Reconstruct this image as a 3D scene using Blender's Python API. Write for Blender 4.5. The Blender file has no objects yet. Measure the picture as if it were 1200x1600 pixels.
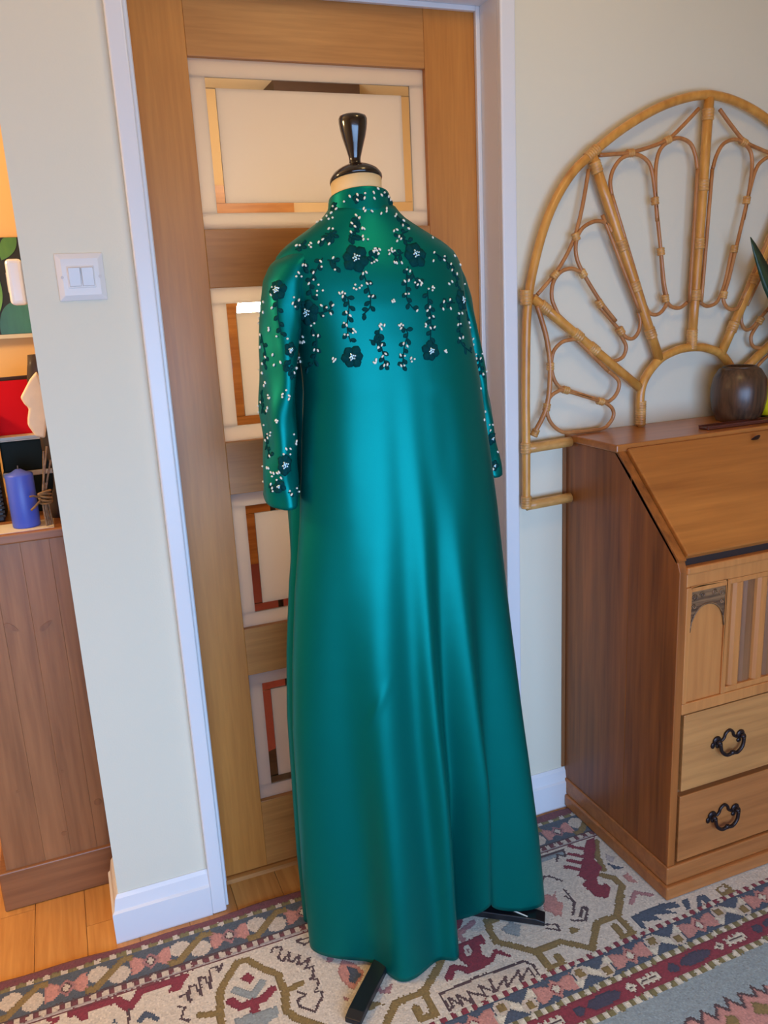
import bpy, bmesh, math, random
import numpy as np
from mathutils import Vector, Matrix
from mathutils.bvhtree import BVHTree

random.seed(7)
scene = bpy.context.scene
C = scene.collection

# ------------------------------------------------------------------ camera
F_PX, CAM_LOC = 1285.51, (-0.2168, -1.7100, 1.3758)
cam_rows = ((0.928304, -0.368464, -0.049867), (-0.13698, -0.214217, -0.967134), (0.345671, 0.904624, -0.249331))   # right, down, forward
cam_data = bpy.data.cameras.new('camera')
cam_data.sensor_fit = 'VERTICAL'
cam_data.sensor_height = 32.0
cam_data.lens = 32.0 * F_PX / 1600.0
cam_data.clip_start = 0.02
cam = bpy.data.objects.new('camera', cam_data)
C.objects.link(cam)
_r, _d, _f = (Vector(v) for v in cam_rows)
cam.matrix_world = Matrix(((_r.x, -_d.x, -_f.x, CAM_LOC[0]),
                           (_r.y, -_d.y, -_f.y, CAM_LOC[1]),
                           (_r.z, -_d.z, -_f.z, CAM_LOC[2]),
                           (0, 0, 0, 1)))
scene.camera = cam

# ------------------------------------------------------------------ world, lights, exposure
world = bpy.data.worlds.new('world')
scene.world = world
world.use_nodes = True
bg = world.node_tree.nodes['Background']
bg.inputs['Color'].default_value = (0.62, 0.78, 1.0, 1)
bg.inputs['Strength'].default_value = 1.0

def area(name, loc, target, sx, sy, power, col, spread=180):
    l = bpy.data.lights.new(name, 'AREA')
    l.shape = 'RECTANGLE'; l.size = sx; l.size_y = sy
    l.energy = power; l.color = col; l.spread = math.radians(spread)
    o = bpy.data.objects.new(name, l); C.objects.link(o)
    o.location = loc
    o.rotation_euler = (Vector(target) - Vector(loc)).to_track_quat('-Z', 'Y').to_euler()
    return o

def point(name, loc, power, col, size=0.05):
    l = bpy.data.lights.new(name, 'POINT')
    l.energy = power; l.color = col; l.shadow_soft_size = size
    o = bpy.data.objects.new(name, l); C.objects.link(o)
    o.location = loc
    return o

# daylight entering by the window behind the photographer
area('window_daylight', (0.15, -2.70, 0.88), (0.15, 0.0, 0.20), 2.5, 1.05, 60, (0.35, 0.585, 1.0), 118)
# two added warm fills, then the lamp of the room on the left
point('upper_wall_fill', (0.60, -0.95, 2.26), 11.5, (1.0, 0.70, 0.31), 0.12)  # unseen source, added to warm the upper walls
point('hall_fill', (0.85, 1.75, 2.1), 26, (1.0, 0.80, 0.58), 0.10)  # unseen source, added to brighten the hall behind the glass bands
point('side_room_light', (-1.15, 0.12, 1.75), 60, (1.0, 0.66, 0.32), 0.10)

vs = scene.view_settings
vs.view_transform = 'Standard'
vs.look = 'None'
vs.gamma = 1.0
vs.use_curve_mapping = False
vs.exposure = -0.55
scene.cycles.use_denoising = True
scene.cycles.max_bounces = 8
scene.cycles.diffuse_bounces = 4
scene.cycles.transparent_max_bounces = 12
scene.cycles.sample_clamp_indirect = 6.0
scene.cycles.caustics_reflective = False
scene.cycles.caustics_refractive = False

# ------------------------------------------------------------------ materials
def srgb(r, g, b):
    def c(v):
        v /= 255.0
        return v / 12.92 if v <= 0.04045 else ((v + 0.055) / 1.055) ** 2.4
    return (c(r), c(g), c(b), 1.0)

def new_mat(name):
    m = bpy.data.materials.new(name); m.use_nodes = True
    nt = m.node_tree
    return m, nt, nt.nodes['Principled BSDF']

def set_in(b, **kw):
    names = dict(rough='Roughness', metal='Metallic', spec='Specular IOR Level', coat='Coat Weight',
                 coatr='Coat Roughness', sheen='Sheen Weight', sheenr='Sheen Roughness', aniso='Anisotropic')
    for k, v in kw.items():
        b.inputs[names[k]].default_value = v

def mat_plain(name, col, rough=0.5, noise=0.06, nscale=30, bump=0.0, bscale=200, **kw):
    """flat colour with a little mottling, optional fine relief"""
    m, nt, b = new_mat(name)
    set_in(b, rough=rough, **kw)
    tc = nt.nodes.new('ShaderNodeTexCoord')
    n = nt.nodes.new('ShaderNodeTexNoise'); n.inputs['Scale'].default_value = nscale; n.inputs['Detail'].default_value = 4
    nt.links.new(tc.outputs['Object'], n.inputs['Vector'])
    mx = nt.nodes.new('ShaderNodeMix'); mx.data_type = 'RGBA'
    mx.inputs[6].default_value = tuple(c * (1 - noise) for c in col[:3]) + (1,)
    mx.inputs[7].default_value = tuple(min(1, c * (1 + noise)) for c in col[:3]) + (1,)
    nt.links.new(n.outputs['Fac'], mx.inputs[0])
    nt.links.new(mx.outputs[2], b.inputs['Base Color'])
    if bump:
        n2 = nt.nodes.new('ShaderNodeTexNoise'); n2.inputs['Scale'].default_value = bscale; n2.inputs['Detail'].default_value = 3
        nt.links.new(tc.outputs['Object'], n2.inputs['Vector'])
        bp = nt.nodes.new('ShaderNodeBump'); bp.inputs['Strength'].default_value = bump; bp.inputs['Distance'].default_value = 0.002
        nt.links.new(n2.outputs['Fac'], bp.inputs['Height'])
        nt.links.new(bp.outputs['Normal'], b.inputs['Normal'])
    return m

def mat_wood(name, light, dark, axis='Z', fine=90, broad=7, rough=0.38, contrast=1.0, mid=None, stretch=0.06, shift=0.0, coat=0.15):
    """grain runs along the given axis"""
    m, nt, b = new_mat(name)
    set_in(b, rough=rough, coat=coat, coatr=0.25)
    tc = nt.nodes.new('ShaderNodeTexCoord')
    mp = nt.nodes.new('ShaderNodeMapping')
    sc = [1.0, 1.0, 1.0]; sc['XYZ'.index(axis)] = stretch
    mp.inputs['Scale'].default_value = sc
    mp.inputs['Location'].default_value = (shift, shift * 0.7, shift * 1.3)
    oi = nt.nodes.new('ShaderNodeObjectInfo')
    vm = nt.nodes.new('ShaderNodeVectorMath'); vm.operation = 'ADD'
    nt.links.new(tc.outputs['Object'], vm.inputs[0])
    nt.links.new(oi.outputs['Random'], vm.inputs[1])
    nt.links.new(vm.outputs[0], mp.inputs['Vector'])
    n1 = nt.nodes.new('ShaderNodeTexNoise'); n1.inputs['Scale'].default_value = fine; n1.inputs['Detail'].default_value = 6; n1.inputs['Distortion'].default_value = 0.3
    n2 = nt.nodes.new('ShaderNodeTexNoise'); n2.inputs['Scale'].default_value = broad; n2.inputs['Detail'].default_value = 3; n2.inputs['Distortion'].default_value = 1.2
    nt.links.new(mp.outputs[0], n1.inputs['Vector']); nt.links.new(mp.outputs[0], n2.inputs['Vector'])
    mth = nt.nodes.new('ShaderNodeMath'); mth.operation = 'MULTIPLY_ADD'
    nt.links.new(n1.outputs['Fac'], mth.inputs[0]); mth.inputs[1].default_value = 0.55
    m2 = nt.nodes.new('ShaderNodeMath'); m2.operation = 'MULTIPLY'; m2.inputs[1].default_value = 0.45
    nt.links.new(n2.outputs['Fac'], m2.inputs[0]); nt.links.new(m2.outputs[0], mth.inputs[2])
    rp = nt.nodes.new('ShaderNodeValToRGB')
    e = rp.color_ramp.elements
    e[0].position = 0.5 - 0.16 / contrast; e[0].color = dark
    e[1].position = 0.5 + 0.16 / contrast; e[1].color = light
    if mid:
        x = e.new(0.5); x.color = mid
    nt.links.new(mth.outputs[0], rp.inputs[0])
    nt.links.new(rp.outputs[0], b.inputs['Base Color'])
    bp = nt.nodes.new('ShaderNodeBump'); bp.inputs['Strength'].default_value = 0.12; bp.inputs['Distance'].default_value = 0.001
    nt.links.new(n1.outputs['Fac'], bp.inputs['Height'])
    nt.links.new(bp.outputs['Normal'], b.inputs['Normal'])
    return m

M = {}
M['wall'] = mat_plain('cream_wall_paint', srgb(226, 217, 193), 0.75, 0.02, 3, 0.10, 260)
M['warm_wall'] = mat_plain('warm_wall_paint', srgb(232, 190, 128), 0.8, 0.03, 3, 0.1, 200)
M['ceiling'] = mat_plain('ceiling_paint', srgb(226, 218, 200), 0.9, 0.02, 3)
M['white'] = mat_plain('white_gloss_paint', srgb(226, 224, 224), 0.35, 0.015, 8)
M['plastic'] = mat_plain('white_plastic', srgb(226, 220, 214), 0.22, 0.01, 10)
M['plastic_grey'] = mat_plain('rocker_plastic', srgb(205, 196, 188), 0.25, 0.01, 10)
M['oak_v'] = mat_wood('door_oak_upright', srgb(206, 134, 58), srgb(174, 106, 42), 'Z', 120, 9, 0.42, 0.6, coat=0.05)
M['oak_h'] = mat_wood('door_oak_level', srgb(200, 134, 66), srgb(162, 102, 46), 'X', 110, 12, 0.42, 0.7, coat=0.05)
M['floor_oak'] = mat_wood('floor_oak', srgb(222, 162, 88), srgb(188, 124, 58), 'Y', 90, 8, 0.3, 0.9)
M['pine'] = mat_wood('pine', srgb(170, 116, 72), srgb(130, 84, 50), 'Z', 70, 9, 0.45, 0.9)
M['pine_h'] = mat_wood('pine_level', srgb(162, 108, 66), srgb(124, 80, 48), 'X', 70, 9, 0.45, 0.9)
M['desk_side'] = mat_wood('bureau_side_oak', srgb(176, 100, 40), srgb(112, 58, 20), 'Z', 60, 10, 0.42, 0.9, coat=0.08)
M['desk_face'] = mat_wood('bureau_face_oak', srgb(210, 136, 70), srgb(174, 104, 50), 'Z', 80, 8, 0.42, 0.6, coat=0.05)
M['desk_drawer'] = mat_wood('bureau_drawer_oak', srgb(208, 142, 78), srgb(162, 104, 54), 'X', 80, 14, 0.42, 0.7, coat=0.05)
M['desk_drawer2'] = mat_wood('bureau_lower_drawer_oak', srgb(190, 118, 60), srgb(152, 88, 42), 'X', 80, 14, 0.38, 0.8)
M['desk_flap'] = mat_wood('bureau_flap_oak', srgb(196, 120, 52), srgb(152, 86, 34), 'X', 70, 7, 0.33, 0.8, coat=0.3)
M['desk_dark'] = mat_wood('bureau_slat_brown', srgb(158, 106, 66), srgb(118, 74, 44), 'Z', 70, 9, 0.42, 0.9)
M['carved'] = mat_wood('carved_oak', srgb(138, 98, 62), srgb(70, 44, 26), 'X', 160, 60, 0.5, 1.6)
M['shadow_gap'] = mat_plain('dark_gap', srgb(40, 22, 14), 0.8)  # near-black that stands in for shade in the bureau's recesses
M['rattan'] = mat_wood('rattan_cane', srgb(226, 162, 76), srgb(184, 118, 46), 'Z', 60, 14, 0.35, 0.9, coat=0.25, stretch=0.3)
M['cane'] = mat_wood('thin_cane', srgb(200, 136, 78), srgb(160, 98, 50), 'Z', 60, 14, 0.4, 0.9, stretch=0.3)
M['binding'] = mat_wood('cane_binding', srgb(222, 168, 96), srgb(182, 122, 58), 'X', 90, 20, 0.4, 1.0, stretch=0.3)
M['black'] = mat_plain('black_lacquer', srgb(26, 16, 14), 0.16, 0.05, 20, coat=0.6)
M['black_metal'] = mat_plain('black_stand_metal', srgb(24, 24, 28), 0.35, 0.05, 40)
M['bronze'] = mat_plain('dark_bronze', srgb(48, 36, 36), 0.35, 0.15, 80, metal=0.6)
M['linen'] = mat_plain('cream_jersey', srgb(226, 200, 152), 0.85, 0.04, 90, 0.2, 900)
M['blue_wax'] = mat_plain('blue_wax', srgb(66, 92, 196), 0.4, 0.05, 14)
M['yellow_wax'] = mat_plain('yellow_wax', srgb(246, 214, 12), 0.4, 0.03, 14)
M['wick'] = mat_plain('wick', srgb(90, 84, 80), 0.8)
M['red_card'] = mat_plain('red_card', srgb(214, 20, 30), 0.8, 0.03, 12, spec=0.1)
M['paper'] = mat_plain('pale_paper', srgb(214, 206, 192), 0.7, 0.04, 12)
M['shell'] = mat_plain('shell_white', srgb(228, 208, 176), 0.5, 0.08, 40, 0.3, 90)
M['driftwood'] = mat_wood('dark_driftwood', srgb(74, 52, 42), srgb(34, 22, 18), 'Z', 60, 18, 0.7, 1.2)
M['twine'] = mat_wood('twine', srgb(150, 118, 76), srgb(96, 70, 42), 'X', 120, 30, 0.8, 1.2)
M['black_cloth'] = mat_plain('black_grille', srgb(28, 22, 22), 0.7, 0.2, 200)
M['green_dark'] = mat_plain('dark_bottle_green', srgb(24, 34, 28), 0.65, 0.2, 30, spec=0.2)
M['vase'] = mat_wood('dark_vase_wood', srgb(96, 66, 44), srgb(44, 28, 20), 'Z', 120, 24, 0.35, 1.1)
M['leaf'] = mat_plain('dark_leaf', srgb(34, 62, 38), 0.35, 0.15, 25)
M['tray'] = mat_wood('red_brown_tray', srgb(112, 52, 36), srgb(76, 32, 24), 'X', 80, 14, 0.4, 0.9)
M['terracotta'] = mat_plain('terracotta', srgb(160, 92, 60), 0.8, 0.08, 30)
M['canvas_black'] = mat_plain('painted_black', srgb(26, 30, 26), 0.6, 0.1, 10)
M['canvas_edge'] = mat_plain('canvas_edge', srgb(206, 200, 176), 0.8, 0.05, 20)
M['paint_green'] = mat_wood('painted_leaf_green', srgb(104, 160, 52), srgb(42, 96, 40), 'Z', 14, 6, 0.5, 1.2, stretch=0.5)
M['paint_teal'] = mat_wood('painted_leaf_teal', srgb(58, 128, 96), srgb(26, 72, 60), 'Z', 14, 6, 0.5, 1.2, stretch=0.5)
M['hall_carpet'] = mat_plain('hall_carpet', srgb(122, 52, 50), 0.95, 0.15, 60, 0.4, 400)
M['hall_wall'] = mat_plain('hall_wall', srgb(226, 200, 160), 0.85, 0.03, 4)
M['hall_wood'] = mat_wood('hall_wood', srgb(206, 142, 72), srgb(160, 98, 44), 'X', 60, 8, 0.4, 0.9)
M['hall_dark'] = mat_plain('hall_dark_wood', srgb(66, 44, 36), 0.5, 0.1, 20)

# velvet applique and pearls of the gown
M['velvet'] = mat_plain('dark_teal_velvet', (0.001, 0.050, 0.052, 1), 0.85, 0.25, 300, 0.5, 900, spec=0.08)
M['pearl'] = mat_plain('pearl_bead', srgb(236, 232, 214), 0.18, 0.03, 200, coat=0.5)
def mat_crystal():
    m, nt, b = new_mat('crystal_bead')
    set_in(b, rough=0.08, metal=0.85)
    b.inputs['Base Color'].default_value = srgb(190, 226, 240)
    return m
M['crystal'] = mat_crystal()

def mat_satin():
    m, nt, b = new_mat('teal_satin')
    tc = nt.nodes.new('ShaderNodeTexCoord')
    mp = nt.nodes.new('ShaderNodeMapping'); mp.inputs['Scale'].default_value = (700, 700, 900)
    nt.links.new(tc.outputs['Object'], mp.inputs['Vector'])
    n = nt.nodes.new('ShaderNodeTexNoise'); n.inputs['Scale'].default_value = 1.0; n.inputs['Detail'].default_value = 2
    nt.links.new(mp.outputs[0], n.inputs['Vector'])
    mx = nt.nodes.new('ShaderNodeMix'); mx.data_type = 'RGBA'
    mx.inputs[6].default_value = (0.0, 0.162, 0.140, 1)
    mx.inputs[7].default_value = (0.0005, 0.196, 0.168, 1)
    nt.links.new(n.outputs['Fac'], mx.inputs[0])
    nt.links.new(mx.outputs[2], b.inputs['Base Color'])
    n2 = nt.nodes.new('ShaderNodeTexNoise'); n2.inputs['Scale'].default_value = 9.0; n2.inputs['Detail'].default_value = 2
    nt.links.new(tc.outputs['Object'], n2.inputs['Vector'])
    bp = nt.nodes.new('ShaderNodeBump'); bp.inputs['Strength'].default_value = 0.10; bp.inputs['Distance'].default_value = 0.01
    nt.links.new(n2.outputs['Fac'], bp.inputs['Height'])
    nt.links.new(bp.outputs['Normal'], b.inputs['Normal'])
    set_in(b, rough=0.45, metal=0.74, spec=0.12)
    return m
M['satin'] = mat_satin()

def mat_frosted():
    m = bpy.data.materials.new('frosted_glass'); m.use_nodes = True
    nt = m.node_tree; nt.nodes.clear()
    out = nt.nodes.new('ShaderNodeOutputMaterial')
    tr = nt.nodes.new('ShaderNodeBsdfTranslucent'); tr.inputs['Color'].default_value = (0.80, 0.76, 0.70, 1)
    df = nt.nodes.new('ShaderNodeBsdfDiffuse'); df.inputs['Color'].default_value = (0.62, 0.55, 0.47, 1)
    tc = nt.nodes.new('ShaderNodeTexCoord')
    n = nt.nodes.new('ShaderNodeTexNoise'); n.inputs['Scale'].default_value = 900
    nt.links.new(tc.outputs['Object'], n.inputs['Vector'])
    bp = nt.nodes.new('ShaderNodeBump'); bp.inputs['Strength'].default_value = 0.15; bp.inputs['Distance'].default_value = 0.0005
    nt.links.new(n.outputs['Fac'], bp.inputs['Height'])
    nt.links.new(bp.outputs['Normal'], df.inputs['Normal'])
    mx = nt.nodes.new('ShaderNodeMixShader'); mx.inputs[0].default_value = 0.35
    nt.links.new(tr.outputs[0], mx.inputs[1]); nt.links.new(df.outputs[0], mx.inputs[2])
    nt.links.new(mx.outputs[0], out.inputs[0])
    return m
M['frosted'] = mat_frosted()

def mat_clear():
    m = bpy.data.materials.new('clear_glass'); m.use_nodes = True
    nt = m.node_tree; nt.nodes.clear()
    out = nt.nodes.new('ShaderNodeOutputMaterial')
    tr = nt.nodes.new('ShaderNodeBsdfTransparent'); tr.inputs['Color'].default_value = (0.95, 0.95, 0.93, 1)
    gl = nt.nodes.new('ShaderNodeBsdfGlossy'); gl.inputs['Roughness'].default_value = 0.03
    fr = nt.nodes.new('ShaderNodeFresnel'); fr.inputs['IOR'].default_value = 1.35
    mx = nt.nodes.new('ShaderNodeMixShader')
    nt.links.new(fr.outputs[0], mx.inputs[0])
    nt.links.new(tr.outputs[0], mx.inputs[1]); nt.links.new(gl.outputs[0], mx.inputs[2])
    nt.links.new(mx.outputs[0], out.inputs[0])
    return m
M['clear'] = mat_clear()

# ------------------------------------------------------------------ mesh helpers
class MB:
    """collects geometry in world coordinates; build() links it as ONE mesh object"""
    def __init__(self): self.v, self.f = [], []
    def add(self, vs, fs):
        o = len(self.v); self.v += [tuple(p) for p in vs]; self.f += [tuple(i + o for i in q) for q in fs]; return self
    def box(self, x0, x1, y0, y1, z0, z1):
        vs = [(x, y, z) for z in (z0, z1) for y in (y0, y1) for x in (x0, x1)]
        return self.add(vs, [(0, 2, 3, 1), (4, 5, 7, 6), (0, 1, 5, 4), (2, 6, 7, 3), (0, 4, 6, 2), (1, 3, 7, 5)])
    def prism(self, poly, a0, a1, axis='Y'):
        """poly in the plane across axis; extruded between a0 and a1"""
        def P(p, a):
            return {'X': (a, p[0], p[1]), 'Y': (p[0], a, p[1]), 'Z': (p[0], p[1], a)}[axis]
        n = len(poly)
        vs = [P(p, a0) for p in poly] + [P(p, a1) for p in poly]
        fs = [tuple(range(n))[::-1], tuple(range(n, 2 * n))] + [(i, (i + 1) % n, n + (i + 1) % n, n + i) for i in range(n)]
        return self.add(vs, fs)
    def tube(self, path, radius, n=10, closed=False, cap=True, flat=1.0):
        path = [Vector(p) for p in path]; m = len(path)
        rad = radius if isinstance(radius, (list, tuple)) else [radius] * m
        up = None; rings = []
        for i, p in enumerate(path):
            if closed: t = path[(i + 1) % m] - path[i - 1]
            else: t = path[min(i + 1, m - 1)] - path[max(i - 1, 0)]
            t.normalize()
            if up is None:
                up = Vector((0, 1, 0)) if abs(t.y) < 0.9 else Vector((1, 0, 0))
            s = t.cross(up).normalized(); up = s.cross(t).normalized()
            rings.append([p + (s * math.cos(2 * math.pi * k / n) + up * math.sin(2 * math.pi * k / n) * flat) * rad[i] for k in range(n)])
        vs = [q for r in rings for q in r]; fs = []
        for i in range(m if closed else m - 1):
            a, b = i * n, ((i + 1) % m) * n
            fs += [(a + k, b + k, b + (k + 1) % n, a + (k + 1) % n) for k in range(n)]
        if cap and not closed:
            fs += [tuple(range(n)), tuple(range((m - 1) * n, m * n))[::-1]]
        return self.add(vs, fs)
    def lathe(self, prof, cx=0, cy=0, n=32, fn=None):
        """prof = [(r, z)] bottom to top around a vertical axis"""
        vs, fs = [], []
        for r, z in prof:
            for k in range(n):
                a = 2 * math.pi * k / n
                rr = r * (fn(a, z) if fn else 1.0)
                vs.append((cx + rr * math.cos(a), cy + rr * math.sin(a), z))
        for i in range(len(prof) - 1):
            fs += [(i * n + k, i * n + (k + 1) % n, (i + 1) * n + (k + 1) % n, (i + 1) * n + k) for k in range(n)]
        fs += [tuple(range(n))[::-1], tuple(range((len(prof) - 1) * n, len(prof) * n))]
        return self.add(vs, fs)
    def ball(self, c, rx, ry, rz, rot=None, seg=8, rings=5):
        vs, fs = [], []
        c = Vector(c); R = rot or Matrix.Identity(3)
        for i in range(rings + 1):
            th = math.pi * i / rings
            for k in range(seg):
                a = 2 * math.pi * k / seg
                vs.append(c + R @ Vector((rx * math.sin(th) * math.cos(a), ry * math.sin(th) * math.sin(a), rz * math.cos(th))))
        for i in range(rings):
            fs += [(i * seg + k, (i + 1) * seg + k, (i + 1) * seg + (k + 1) % seg, i * seg + (k + 1) % seg) for k in range(seg)]
        return self.add(vs, fs)
    def build(self, name, mat, parent=None, smooth=False, bevel=0.0, segs=2, loc=None):
        base = Vector((0, 0, 0))
        if parent is not None: base = parent.matrix_world.translation.copy() if parent.parent is None else Vector(parent['_base'])
        elif loc is not None: base = Vector(loc)
        me = bpy.data.meshes.new(name)
        me.from_pydata([tuple(Vector(p) - base) for p in self.v], [], self.f)
        bm = bmesh.new(); bm.from_mesh(me)
        bmesh.ops.remove_doubles(bm, verts=bm.verts, dist=1e-6)
        bmesh.ops.recalc_face_normals(bm, faces=bm.faces)
        bm.to_mesh(me); bm.free()
        me.materials.append(M[mat] if isinstance(mat, str) else mat)
        if smooth:
            for p in me.polygons: p.use_smooth = True
        o = bpy.data.objects.new(name, me); C.objects.link(o)
        if parent is not None: o.parent = parent
        else: o.location = base
        o['_base'] = tuple(base)
        if bevel:
            bv = o.modifiers.new('bevel', 'BEVEL'); bv.width = bevel; bv.segments = segs; bv.limit_method = 'ANGLE'
        return o

def smooth_by_angle(o, deg=40):
    me = o.data
    for p in me.polygons: p.use_smooth = True
    bm = bmesh.new(); bm.from_mesh(me)
    for e in bm.edges:
        if len(e.link_faces) == 2 and e.calc_face_angle(0) > math.radians(deg): e.smooth = False
    bm.to_mesh(me); bm.free()
    return o

def thing(name, label, cat, loc=(0, 0, 0), group=None):
    o = bpy.data.objects.new(name, None); C.objects.link(o)
    o.empty_display_size = 0.05
    o.location = loc
    o.matrix_world = Matrix.Translation(Vector(loc))
    o['label'] = label; o['category'] = cat; o['_base'] = tuple(loc)
    if group: o['group'] = group
    return o

def tag(o, label, cat, group=None):
    o['label'] = label; o['category'] = cat
    if group: o['group'] = group
    return o

def struct(o, label, cat='room'):
    o['kind'] = 'structure'; o['label'] = label; o['category'] = cat
    return o

def spline(pts, sub=5):
    """Catmull-Rom through the points"""
    P = [Vector(p) for p in pts]; out = []
    for i in range(len(P) - 1):
        p0, p1, p2, p3 = P[max(i - 1, 0)], P[i], P[i + 1], P[min(i + 2, len(P) - 1)]
        for k in range(sub):
            t = k / sub
            out.append(0.5 * ((2 * p1) + (p2 - p0) * t + (2 * p0 - 5 * p1 + 4 * p2 - p3) * t * t + (3 * p1 - p0 - 3 * p2 + p3) * t ** 3))
    out.append(P[-1]); return out

# ------------------------------------------------------------------ the setting
H = 2.40
X0, X1, YF = -2.1, 2.45, -2.75          # room: side walls and the wall behind the photographer
WT = 0.14                               # thickness of the wall that holds the door
struct(MB().box(X0, X1, YF, 3.2, -0.06, -0.006).build('floor', 'floor_oak'), 'oak floor running from the room into the next')
floor = bpy.data.objects['floor']
k = 0
for i in range(27):
    x = -1.45 + i * 0.112
    if x > 1.05: break
    joint = 0.30 + 0.23 * ((i * 7) % 5 - 2) / 2
    for y0, y1 in ((-0.55, joint - 0.0006), (joint + 0.0006, 0.66)):
        if -0.14 < x < 0.80 and y1 > 0.13: y1 = min(y1, 0.13)
        if y1 - y0 < 0.03 or y0 > 0.12 and -0.14 < x < 0.80: continue
        MB().box(x + 0.0006, x + 0.1114, y0, y1, -0.006, 0.0).build('plank', 'floor_oak', floor)
struct(MB().box(X0, X1, YF, 3.2, H, H + 0.05).build('ceiling', 'ceiling'), 'cream painted ceiling')
w = MB()
w.box(-0.25, -0.0315, 0, WT, 0, H)                         # short wall between opening and door
w.box(0.7645, X1, 0, WT, 0, H)
w.box(-0.0315, 0.7645, 0, WT, 2.015, H)
struct(w.build('wall_back', 'wall'), 'cream painted wall around the glazed oak door')
struct(MB().box(X1, X1 + 0.1, YF, 3.2, 0, H).build('wall_right', 'wall'), 'cream painted wall on the right')
w = MB()
WX0, WX1, WZ0, WZ1 = -1.14, 1.44, 0.30, 1.46
w.box(X0, WX0, YF - 0.1, YF, 0, H); w.box(WX1, X1, YF - 0.1, YF, 0, H)
w.box(WX0, WX1, YF - 0.1, YF, 0, WZ0); w.box(WX0, WX1, YF - 0.1, YF, WZ1, H)
struct(w.build('wall_front', 'wall'), 'cream painted wall with the window, behind the viewer')
wf = struct(MB().box(WX0, WX0 + 0.05, YF - 0.08, YF - 0.03, WZ0, WZ1).box(WX1 - 0.05, WX1, YF - 0.08, YF - 0.03, WZ0, WZ1)
       .box(WX0, WX1, YF - 0.08, YF - 0.03, WZ0, WZ0 + 0.05).box(WX0, WX1, YF - 0.08, YF - 0.03, WZ1 - 0.05, WZ1).build('window_1', 'white'),
       'white framed window behind the viewer', 'window')
MB().box(WX0 + 0.05, WX1 - 0.05, YF - 0.060, YF - 0.054, WZ0 + 0.05, WZ1 - 0.05).build('pane', 'clear', wf)
struct(MB().box(X0 - 0.1, X0, YF, 3.2, 0, H).build('wall_left', 'wall'), 'cream painted wall on the left')
struct(MB().box(X0, -0.06, 0.68, 0.76, 0, H).build('wall_side_room', 'warm_wall'), 'warm yellow wall behind the pine chest')
struct(MB().box(-0.06, -0.0315, WT, 3.2, 0, H).build('wall_hall_left', 'hall_wall'), 'left wall of the hall behind the door')
struct(MB().box(1.72, 1.80, WT, 3.2, 0, H).build('wall_hall_right', 'hall_wall'), 'right wall of the hall behind the door')
struct(MB().box(-0.0315, 1.72, 2.62, 2.70, 0, H).build('wall_hall_end', 'hall_wall'), 'end wall of the hall behind the door')
struct(MB().box(-0.0315, 1.72, WT + 0.02, 2.62, -0.006, 0.006).build('hall_carpet', 'hall_carpet'), 'dark red carpet of the hall seen through the clear glass', 'carpet')
struct(MB().box(0.91, 1.34, 2.40, 2.62, 2.18, H).build('trim_hall_beam', 'hall_dark'), 'dark beam under the hall ceiling', 'beam')
d2 = struct(MB().box(0.22, 1.02, 2.585, 2.62, 0.006, 1.96).build('door_2', 'hall_wood'), 'plain oak door at the end of the hall', 'door')
MB().box(0.22, 1.02, 2.575, 2.585, 0.34, 0.50).build('rail', 'hall_dark', d2)
MB().tube([(0.93, 2.583, 1.0), (0.93, 2.53, 1.0), (0.84, 2.53, 1.0)], 0.009, 8).build('handle', 'bronze', d2)

# door lining, stops, architrave
s = struct(MB().box(-0.0315, -0.0105, 0, WT, 0, 2.015).box(0.7485, 0.7645, 0, WT, 0, 2.015)
       .box(-0.0315, 0.7645, 0, WT, 1.9855, 2.015).build('trim_1', 'white', bevel=0.0015), 'white painted lining of the door opening', 'door frame')
s = struct(MB().box(-0.0105, 0.0, 0.0727, 0.0845, 0, 1.9855).build('trim_2', 'white', bevel=0.002), 'white door stop along the left edge of the oak door', 'door stop')
s = struct(MB().box(0.738, 0.7485, 0.0727, 0.0845, 0, 1.9855).build('trim_3', 'white', bevel=0.002), 'white door stop along the right edge of the oak door', 'door stop')
s = struct(MB().box(0.0, 0.738, 0.0727, 0.0845, 1.975, 1.9855).build('trim_4', 'white', bevel=0.0015), 'white door stop above the oak door', 'door stop')
def casing(name, x0, x1, label, z1=2.05):
    # moulded section: rounded shoulder on the outer side
    return struct(MB().box(x0, x1, -0.018, 0.0, 0, z1).build(name, 'white', bevel=0.004, segs=3), label, 'architrave')
casing('trim_5', -0.0514, -0.0182, 'narrow white architrave left of the oak door')
casing('trim_6', 0.7475, 0.7842, 'narrow white architrave right of the oak door')
struct(MB().box(-0.0182, 0.7475, -0.018, 0.0, 2.004, 2.05).build('trim_7', 'white', bevel=0.004, segs=3), 'white architrave above the oak door', 'architrave')
struct(MB().prism([(0.070, 0), (0.138, 0), (0.138, 0.008), (0.080, 0.012), (0.072, 0.010)], -0.0105, 0.7485, 'X').build('trim_8', 'oak_h'),
       'low oak threshold under the glazed door', 'threshold')

# skirting: section with a sloping top
def skirt_section(t=0.018, h=0.115):
    return [(0, 0), (-t, 0), (-t, h * 0.66), (-t * 0.72, h * 0.70), (-t * 0.45, h * 0.93), (-t * 0.15, h), (0, h)]
def skirt(name, x0, x1, label):
    return struct(MB().prism(skirt_section(), x0, x1, 'X').build(name, 'white'), label, 'skirting')
sk = MB()
sec = skirt_section()
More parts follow.
